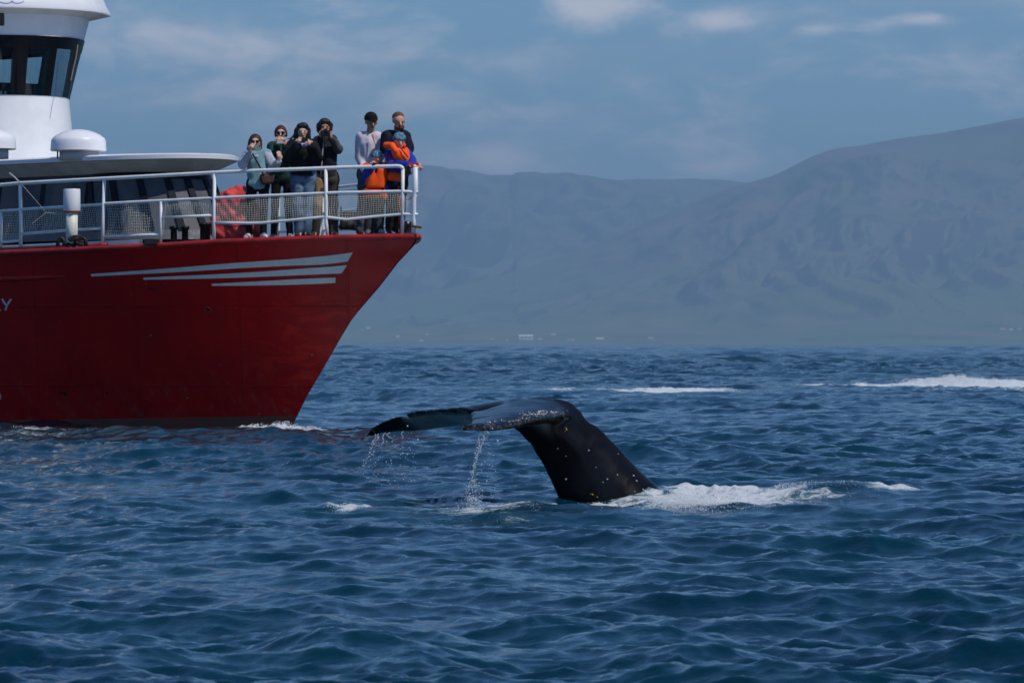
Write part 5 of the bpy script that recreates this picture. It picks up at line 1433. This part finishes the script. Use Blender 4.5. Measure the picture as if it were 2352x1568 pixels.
# --- 5: man in pale shirt and black cap, hands low
D = 77.25
r5, K, hp, F, Rt, body = person(D, 850, dict(head=(853, 281, -.05), neck=(849, 305), shL=(831, 316), shR=(866, 316), elL=(827, 361, .02), haL=(838, 392, -.16), elR=(874, 352, -.02), haR=(862, 388, -.18),
        hipL=(838, 402), hipR=(861, 402), knL=(835, 466, -.03), knR=(858, 466, -.03), ankL=(830, 525), ankR=(856, 525)),
        'man in a pale lilac shirt and black cap standing behind the smaller child', GP, SK_T, 1.06, (.32, -1, -.15), hands=(((.2, -.4, -.8), (-.7, -.6, 0), .6), ((-.2, -.4, -.8), (.7, -.6, 0), .6)))
top_garment('shirt', K, r5, C_shirt, 1.06, .022, .02, 1, 12, .007, 1.0, armpad=.008, hemv=400)
blob('collar', [('c', K['neck'] + Vector((-.06, .02, -.02)), K['neck'] + Vector((-.02, -.09, -.09)), .026, .02), ('c', K['neck'] + Vector((.07, .0, -.02)), K['neck'] + Vector((.045, -.09, -.09)), .024, .018)], cloth('shirt_collar', (.36, .36, .44)), r5, h=.009)
MB().add([P(852, 309, D - .19), P(857, 308, D - .19), P(863, 333, D - .235), P(861, 334, D - .235)], [(0, 1, 2, 3)]).build('open_placket', SK_T, r5)
trousers('trousers', K, r5, C_greyt, 1.06, .026, 13, .006, flare=.01); shoes(K, r5, C_shoed, F, 1.05)
blob('cap', [('c', hp(-.024, 0, .052), hp(-.004, 0, .050), .100, .096), ('-b', tuple(hp(0, 0, 0) - Vector((.3, .3, .4))), tuple(hp(0, 0, 0) + Vector((.3, .3, .030))))], C_cap, body, h=.008, k=.02)
blob('cap_peak', [('c', hp(.075, -.035, .030), hp(.075, .035, .030), .034, .034, 1), ('c', hp(.105, -.03, .024), hp(.105, .03, .024), .026, .026), ('-b', tuple(hp(0, 0, 0) + Vector((-.3, -.3, .045))), tuple(hp(0, 0, 0) + Vector((.3, .3, .3)))), ('-b', tuple(hp(0, 0, 0) + Vector((-.3, -.3, -.3))), tuple(hp(0, 0, 0) + Vector((.3, .3, .018))))], C_cap, body, h=.007, k=.02)

# --- 7: bearded man in navy t-shirt, hand on the rail
D = 76.98
r7, K, hp, F, Rt, body = person(D, 915, dict(head=(916, 278, -.06), neck=(912, 302), shL=(890, 315), shR=(929, 314), elL=(886, 352, -.06), haL=(892, 380, -.22), elR=(938, 349, -.10), haR=(953, 377, -.62),
        hipL=(899, 396), hipR=(923, 396), knL=(899, 464, -.03), knR=(920, 464, -.03), ankL=(897, 524), ankR=(918, 524)),
        'bearded man in a dark navy t-shirt leaning over the taller child', GP, SK_P, 1.08, (.30, -1, -.28), hands=(((.1, -.4, -.8), (-.7, -.6, 0), .6), ((.85, -.3, -.25), (0, 0, 1), .9)))
top_garment('tshirt', K, r7, C_navy, 1.08, .026, .01, .40, 15, .006, 1.05, armpad=.014, hemv=396)
trousers('trousers', K, r7, C_dk, 1.08, .02, 16, .006); shoes(K, r7, C_shoed, F, 1.05); hair(hp, 1.08, H_sh, body, 'short', 0, 3)
blob('beard', [('c', hp(.036, -.030, -.074), hp(.036, .030, -.074), .046, .046), ('-e', hp(.10, 0, -.036), (.05, .05, .035))], mat('ginger_beard', (.13, .060, .03), .9, var=.4, vscale=40), body, h=.008, wr=.003)
blob('watch_strap', [('c', K['haR'] + Vector((-.045, .03, .012)), K['haR'] + Vector((-.030, .02, .010)), .034, .033)], M_cam, body, h=.007)

def lifejacket(root, K, s, band=True):
    ch = (K['shL'] + K['shR']) / 2; pv_ = (K['hipL'] + K['hipR']) / 2; r = .112 * s
    blob('lifejacket', [('c', ch + Vector((-.045 * s, -.085, -.04 * s)), pv_ + Vector((-.050 * s, -.075, .11 * s)), r, r, 1.0), ('c', ch + Vector((.06 * s, -.085, -.04 * s)), pv_ + Vector((.055 * s, -.075, .11 * s)), r, r, 1.0),
        ('-b', tuple(pv_ + Vector((-.5, -.5, -.6))), tuple(pv_ + Vector((.5, .5, .055 * s)))), ('-e', ch + Vector((0, -.16, .035)), (.030 * s, .12, .11 * s))], C_or, root, h=.011, k=.035, wr=.004, seed=20)

# --- 6: smaller child
D = 76.50
r6, K, hp, F, Rt, body = person(D, 864, dict(head=(866, 364, -.03), neck=(864, 380), shL=(847, 389), shR=(881, 389), elL=(841, 410, -.06), haL=(853, 384, -.22), elR=(892, 412, -.02), haR=(890, 438, -.10),
        hipL=(853, 441), hipR=(873, 441), knL=(849, 486, -.03), knR=(872, 486, -.03), ankL=(846, 527), ankR=(871, 527)),
        'smaller child in orange lifejacket and blue patterned headband, peering over the rail', GP, SK_L, .80, (.25, -1, -.05), hands=(((.3, -.2, .8), (-.6, -1, 0), .9, -1), ((0, -.2, -1), (.8, -.5, 0), .4)))
top_garment('blue_jacket', K, r6, C_blue, .80, .035, .02, 1, 22, .005, armpad=.006)
lifejacket(r6, K, .98)
blob('lifejacket_collar', [('c', K['neck'] + Vector((-.155, -.05, -.005)), K['neck'] + Vector((-.05, -.12, -.03)), .045, .04), ('c', K['neck'] + Vector((.135, -.05, -.015)), K['neck'] + Vector((.05, -.12, -.03)), .045, .038), ('c', K['neck'] + Vector((-.12, .06, .0)), K['neck'] + Vector((.12, .06, 0)), .05, .05)], C_or, r6, h=.011, k=.03, wr=.003)
pv_ = (K['hipL'] + K['hipR']) / 2
blob('lifejacket_skirt', [('c', P(843, 444, D - .10), P(869, 444, D - .10), .075, .075, 1.0), ('c', P(884, 440, D - .14), P(884, 454, D - .15), .03, .024)], C_or, r6, h=.011, k=.02, wr=.004, seed=3)
MB().tube([pv_ + Vector((x, -.155 + .3 * x * x * 3, .095 + .008 * math.cos(x * 20))) for x in np.linspace(-.15, .15, 9)], .011, 6).build('belt', M_belt, r6, smooth=True)
MB().box(P(852.5, 395.5, D - .185), .045, .012, .055, (Vector((.9, 0, -.4)).normalized(), Vector((0, 1, 0)), Vector((.4, 0, .9)).normalized())).build('reflective_patch', M_refl, r6, bevel=.004)
trousers('trousers', K, r6, C_camo, .80, .03, 23, .006, flare=.01); shoes(K, r6, C_shoeg, F, .85)
blob('headband', [('c', hp(-.024, 0, .040), hp(.0, 0, .040), .103 * .88, .098 * .88), ('-b', tuple(hp(0, 0, 0) - Vector((.3, .3, .4))), tuple(hp(0, 0, 0) + Vector((.3, .3, .020)))), ('c', hp(-.085, .03, .0), hp(-.10, .08, -.05), .026, .016)], C_buff, body, h=.008, k=.02)
slab('small_camera', P(859, 379, D - .34), .050, .072, .03, M_cam, AXC, 'tiny black camera held by the smaller child above the rail', 'camera', bevel=.006, lens=False)

# --- 8: taller child
D = 76.45
r8, K, hp, F, Rt, body = person(D, 914, dict(head=(918, 325, -.04), neck=(915, 344), shL=(896, 354), shR=(934, 354), elL=(899, 379, -.12), haL=(937, 379, -.26), elR=(943, 367, -.06), haR=(949, 377, -.20),
        hipL=(900, 420), hipR=(921, 420), knL=(898, 474, -.04), knR=(918, 474, -.04), ankL=(896, 526), ankR=(917, 526)),
        'taller child in orange lifejacket and red gloves gripping the bow rail', GP, SK_L, .90, (.2, -1, -.2), hands=(((1, -.2, -.1), (0, 0, 1), .9), ((.8, -.4, -.3), (0, 0, 1), .9)))
top_garment('blue_jacket', K, r8, C_blue, .90, .032, .035, 1, 27, .005, armpad=.006, hemv=427)
MB().tube([K['shL'] + Vector((-.045, -.075, -.0)), K['shL'].lerp(K['elL'], .5) + Vector((-.02, -.082, 0)), K['elL'] + Vector((0, -.07, .03))], .014, 6).build('sleeve_stripe', C_red, r8, smooth=True)
K8 = dict(K); up8 = Vector((.02, 0, .0)); K8['shL'] = K['shL'] + up8; K8['shR'] = K['shR'] + up8; K8['hipL'] = K['hipL'] + Vector((.03, 0, .15)); K8['hipR'] = K['hipR'] + Vector((.03, 0, .15))
blob('lifejacket', [('e', P(921, 359, D - .12), (.108, .10, .105)), ('c', P(907, 347, D - .15), P(930, 366, D - .14), .055, .062), ('c', P(934, 350, D - .10), P(933, 366, D - .12), .045, .05)], C_or, r8, h=.011, k=.05, wr=.004, seed=20)
blob('lifejacket_collar', [('c', P(887, 333, D - .10), P(900, 335, D - .15), .046, .050), ('c', P(900, 335, D - .15), P(909, 347, D - .19), .050, .044), ('c', P(933, 344, D - .10), P(930, 354, D - .16), .038, .036), ('c', P(890, 334, D + .05), P(925, 334, D + .08), .05, .05)], C_or, r8, h=.011, k=.03, wr=.003)
MB().tube([P(921, 340, D - .22), P(928, 350, D - .245), P(937, 361, D - .225)], .009, 5).build('webbing_strap', M_belt, r8)
MB().tube([P(905, 370, D - .20), P(920, 373, D - .235), P(936, 371, D - .20)], .010, 5).build('belt', M_belt, r8)
pv_ = (K['hipL'] + K['hipR']) / 2
blob('lifejacket_skirt', [('c', pv_ + Vector((-.05, -.06, .085)), pv_ + Vector((.05, -.06, .085)), .085, .085, 1.05)], C_or, r8, h=.011, k=.02, wr=.004, seed=5)
MB().box(P(904.5, 349, D - .20), .034, .012, .075, (Vector((.85, 0, -.5)).normalized(), Vector((0, 1, 0)), Vector((-.5, 0, .85)).normalized())).build('reflective_patch', M_refl, r8, bevel=.004)
MB().tube([K['hipR'] + Vector((-.03, -.12, -.05)), K['knR'] + Vector((0, -.10, 0)), K['ankR'] + Vector((.0, -.075, .06))], .014, 6).build('trouser_stripe', cloth('orange_stripe', (.55, .09, .03)), r8, smooth=True)
trousers('trousers', K, r8, C_dk, .90, .026, 28, .006, flare=.01); shoes(K, r8, C_shoed, F, .92)
for q in ('L', 'R'):
    blob('glove', [('c', K['ha' + q] - Vector((.035, 0, 0)), K['ha' + q] + Vector((.045, -.02, -.01)), .037, .040)], C_red, r8, h=.009, wr=.003)
blob('headband', [('c', hp(-.024, 0, .042), hp(.004, 0, .042), .105 * .94, .100 * .94), ('-b', tuple(hp(0, 0, 0) - Vector((.3, .3, .4))), tuple(hp(0, 0, 0) + Vector((.3, .3, .018))))], C_buff, body, h=.008, k=.02)
bino = empty('binoculars', P(937, 392, 76.2)); tag(bino, 'black binoculars hanging by the forward post of the rail', 'binoculars')
for q in (-1, 1): MB().lathe(P(936 + q * 4.2, 400, 76.15), [(.020, 0), (.026, .03), (.024, .07), (.018, .115), (.017, .125)], 14).build('barrel', M_cam, bino, smooth=True)
MB().tube([P(932, 383, 76.15), P(936, 389, 76.15), P(941, 383, 76.15)], .006, 5).build('strap', M_belt, bino)

# ------------------------------------------------------------------ loose gear on the foredeck
D = 78.1
c = P(543, 500, D); zb = deck_z(c.x, c.y)
TX = lambda u, v, dy=0: P(u, v, D + dy)
M_tarp = mat('red_tarpaulin', (.66, .06, .055), .5, var=.3, vscale=3.0, bump=.02, bscale=5, dirt=((.70, .22, .22), 4, .6, .35))
cov = blob('covered_winch', [('c', TX(512, 527), TX(518, 462), .19, .13), ('c', TX(518, 462), TX(540, 446), .12, .10), ('c', TX(540, 445), TX(560, 441), .10, .09), ('c', TX(565, 455), TX(582, 525), .16, .17), ('c', TX(540, 470), TX(548, 530), .24, .26), ('c', TX(500, 480), TX(498, 500), .08, .10),
        ('-b', (c.x - 2, c.y - 2, zb - 1), (c.x + 2, c.y + 2, zb + .015))], M_tarp, None, h=.016, k=.05, wr=.024, seed=31)
tag(cov, 'lumpy deck gear covered by a red tarpaulin beside the deckhouse windows', 'covered gear')
MB().tube([TX(494, 512, -.30), TX(530, 520, -.36), TX(570, 519, -.34), TX(600, 508, -.25)], .010, 5).build('lashing_cord', M_belt, cov)
# black winch frame with netting between the photographer and the man in the pale shirt
D = 78.3; wz = deck_z(P(803, 530, D).x, D)
wn = empty('anchor_winch', P(803, 545, D)); tag(wn, 'dark anchor winch on the deck between photographer and capped man', 'winch')
MB().lathe(P(803, 500, D) + Vector((-.14, 0, 0)), [(.17, 0), (.17, .02), (.09, .03), (.09, .25), (.17, .26), (.17, .28)], 24, (Vector((0, 1, 0)), Vector((0, 0, 1)), Vector((1, 0, 0)))).build('drum', M_dark, wn, smooth=False)
mb = MB()
for q in (-1, 1):
    x = .19 * q; mb.box(Vector((P(803, 0, D).x + x, D, wz + .17)), .04, .32, .34)
mb.box(Vector((P(803, 0, D).x, D, wz + .03)), .46, .4, .06); mb.build('frame', M_black, wn, bevel=.01)
MB().tube([Vector((P(803, 0, D).x - .22, D, wz + .33)), Vector((P(803, 0, D).x + .22, D, wz + .33))], .02, 8).build('shaft', M_steel, wn)
blob('rope_coil', [('c', P(786, 522, D - .22), P(822, 520, D - .22), .05, .06), ('c', P(790, 512, D - .2), P(818, 514, D - .2), .05, .05)], M_dark, wn, h=.013, wr=.014, seed=3)
# mooring bitts by the deckhouse
def bitts(name, u, D, lab, hgt=.30, gap=.2):
    c = P(u, 545, D); z = deck_z(c.x, c.y); o = empty(name, Vector((c.x, c.y, z))); tag(o, lab, 'mooring bitts', 'mooring bitts on the foredeck')
    for q in (-1, 1):
        p = Vector((c.x + q * gap / 2, c.y + q * .05, z)); MB().lathe(p, [(.055, 0), (.05, .03), (.048, hgt - .06), (.068, hgt - .04), (.068, hgt - .01), (.05, hgt)], 18).build('bollard', M_black, o, smooth=True)
    MB().box(Vector((c.x, c.y, z + .012)), gap + .2, .22, .02).build('base_plate', M_black, o, bevel=.004)
    return o
bitts('mooring_bitts', 412, 77.6, 'black mooring bitts below the deckhouse windows, left of the tarpaulin', .27, .16)
o_ = bitts('mooring_bitts', 471, 77.9, 'black mooring bitts standing against the red tarpaulin', .31, .05)
bx = MB(); c = P(347, 549, 77.2); bx.box(Vector((c.x, c.y, deck_z(c.x, c.y) + .045)), .20, .22, .085); o = bx.build('deck_box', M_dark, None, bevel=.01); tag(o, 'low black box on the deck edge beside the end of the white coaming', 'box')
# rope heap around the vent post
rp = MB(); c = P(166, 552, 77.15); z = deck_z(c.x, c.y)
rr_ = random.Random(9)
for k in range(5):
    cx_, cy_ = c.x + rr_.uniform(-.17, .17), c.y + rr_.uniform(-.1, .02); R_ = rr_.uniform(.06, .11); zz_ = z + .02 + .028 * k
    rp.tube([Vector((cx_ + R_ * math.cos(t) * (1 + .1 * math.sin(3 * t)), cy_ + R_ * math.sin(t) * .8, zz_ + .02 * math.sin(2 * t + k))) for t in np.linspace(0, 6.1, 18)], .019, 6)
ro = rp.build('mooring_rope', M_dark, None, smooth=True); tag(ro, 'heap of black mooring rope round the foot of the vent post', 'rope')
for (u_, lab) in ((140, 'black deck cleat left of the vent post'), (190, 'black deck cleat right of the vent post')):
    c = P(u_, 552, 77.0); z = deck_z(c.x, c.y)
    o = MB().tube([Vector((c.x - .05, c.y, z)), Vector((c.x - .04, c.y, z + .09)), Vector((c.x - .015, c.y, z + .12)), Vector((c.x + .015, c.y, z + .12)), Vector((c.x + .04, c.y, z + .09)), Vector((c.x + .05, c.y, z))], [.03, .026, .026, .026, .026, .03], 8).build('deck_cleat', M_dark, None, smooth=True)
    tag(o, lab, 'cleat', 'deck cleats beside the vent post')

# ------------------------------------------------------------------ farm buildings on the far shore
def shore_house(u, v, D, w_, h_, col, roofc, lab, name='farm_building', yaw=0.0):
    w_ *= 1.8; h_ *= 1.25
    # stand it on the slope where that slope shows at u, v
    for r in range(NM.shape[1]):
        y = float(NM[0, r, 1]); x = (u - 1176) / FPX * y; k = int(np.argmin(np.abs(NM[:, r, 0] - x)))
        if float(NM[k, r, 2]) >= zat(v + 1.5, y): D = y; break
    c = Vector((x, D, float(NM[k, r, 2]))); o = empty(name, c); tag(o, lab, 'building', 'buildings along the far shore')
    d_ = w_ * .5; ex = Vector((math.cos(yaw), math.sin(yaw), 0)); ey = Vector((-math.sin(yaw), math.cos(yaw), 0)); a = (ex, ey, UP)
    MB().box(c + UP * (h_ / 2 - 3), w_, d_, h_ + 6, a).build('wall', mat('shore_wall_' + col[0], col[1], .8), o)
    q = [c + ex * (sx_ * w_ * .53) + ey * (sy_ * d_ * .56) + UP * (h_ * 1.0) for sx_, sy_ in ((-1, -1), (1, -1), (1, 1), (-1, 1))] + [c + ex * (sx_ * w_ * .53) + UP * (h_ * 1.0 + d_ * .3) for sx_ in (-1, 1)]
    MB().add(q, [(0, 1, 5, 4), (2, 3, 4, 5), (0, 4, 3), (1, 2, 5), (0, 3, 2, 1)]).build('roof', mat('shore_roof_' + roofc[0], roofc[1], .7), o)
    n = max(2, int(w_ / 13))
    for i in range(min(n, 5)):
        MB().box(c + ex * ((i + .5) / min(n, 5) - .5) * w_ * .85 - ey * (d_ / 2 + .06) + UP * h_ * .55, w_ / n * .35, .16, h_ * .3, a).build('window', M_glass, o)
WH = ('white', (.86, .84, .82)); GR = ('grey', (.5, .5, .5)); RR = ('red', (.42, .08, .06)); CR = ('cream', (.74, .62, .48)); WR = ('pale', (.7, .7, .7))
for (u_, v_, w_, h_, c_, r_2, lab) in (
        (1208, 779, 27, 9.0, WH, WR, 'largest white farm building on the far shore, beyond the whale'), (1240, 779, 8, 3, WH, GR, 'small white shed just right of the largest shore building'),
        (968, 782, 9, 4, WH, RR, 'white house with red roof at the waterline near the bow'), (982, 768, 6, 3.5, WH, GR, 'tiny white house slightly uphill, right of the bow'),
        (914, 774, 7, 4, WH, GR, 'pale house on the slope just right of the bow'), (846, 754, 9, 4, WH, GR, 'white house higher on the slope beside the bow'), (830, 758, 7, 3.5, CR, RR, 'reddish house touching the bow outline'),
        (1272, 769, 9, 3.5, WR, GR, 'pale barn uphill between two white shore farms'), (1312, 780, 12, 4, WH, RR, 'white farmhouse with red roof, right of the largest building'), (1378, 779, 15, 3.2, CR, WR, 'long low cream barn on the far shore'),
        (1495, 777, 10, 4, WH, GR, 'lone white house furthest right of the shore farms beyond the whale'), (1130, 779, 8, 3, CR, GR, 'cream shed left of the largest shore building'), (1165, 781, 6, 3, WR, GR, 'small pale shed at the water left of the big white building'),
        (2302, 757, 12, 4.5, CR, RR, 'reddish farm building near the right picture edge'), (2322, 757, 8, 5, WH, GR, 'white house in the cluster near the right picture edge'), (2342, 757, 8, 5, WH, RR, 'rightmost white house on the far slope')):
    shore_house(u_, v_, 18350 if v_ > 772 else (18900 if v_ > 762 else 19400), w_, h_, c_, r_2, lab, yaw=random.uniform(-.3, .3))
# ------------------------------------------------------------------ haze over the bay
hz = MB().box((0, 18500, 620), 36000, 43000, 1266)   # z from -13 to 1253
hm = bpy.data.materials.new('haze'); hm.use_nodes = True; g = G(hm.node_tree); g.n.clear()
vol = g.new('ShaderNodeVolumePrincipled'); vol.inputs['Color'].default_value = HAZE_COL + (1,)
vol.inputs['Density'].default_value = HAZE_DENS; vol.inputs['Anisotropy'].default_value = .1
oo = g.new('ShaderNodeOutputMaterial'); g.l.new(vol.outputs[0], oo.inputs['Volume'])
hzo = hz.build('haze', hm); tag(hzo, 'thin blue summer haze hanging over the whole bay', kind='stuff')
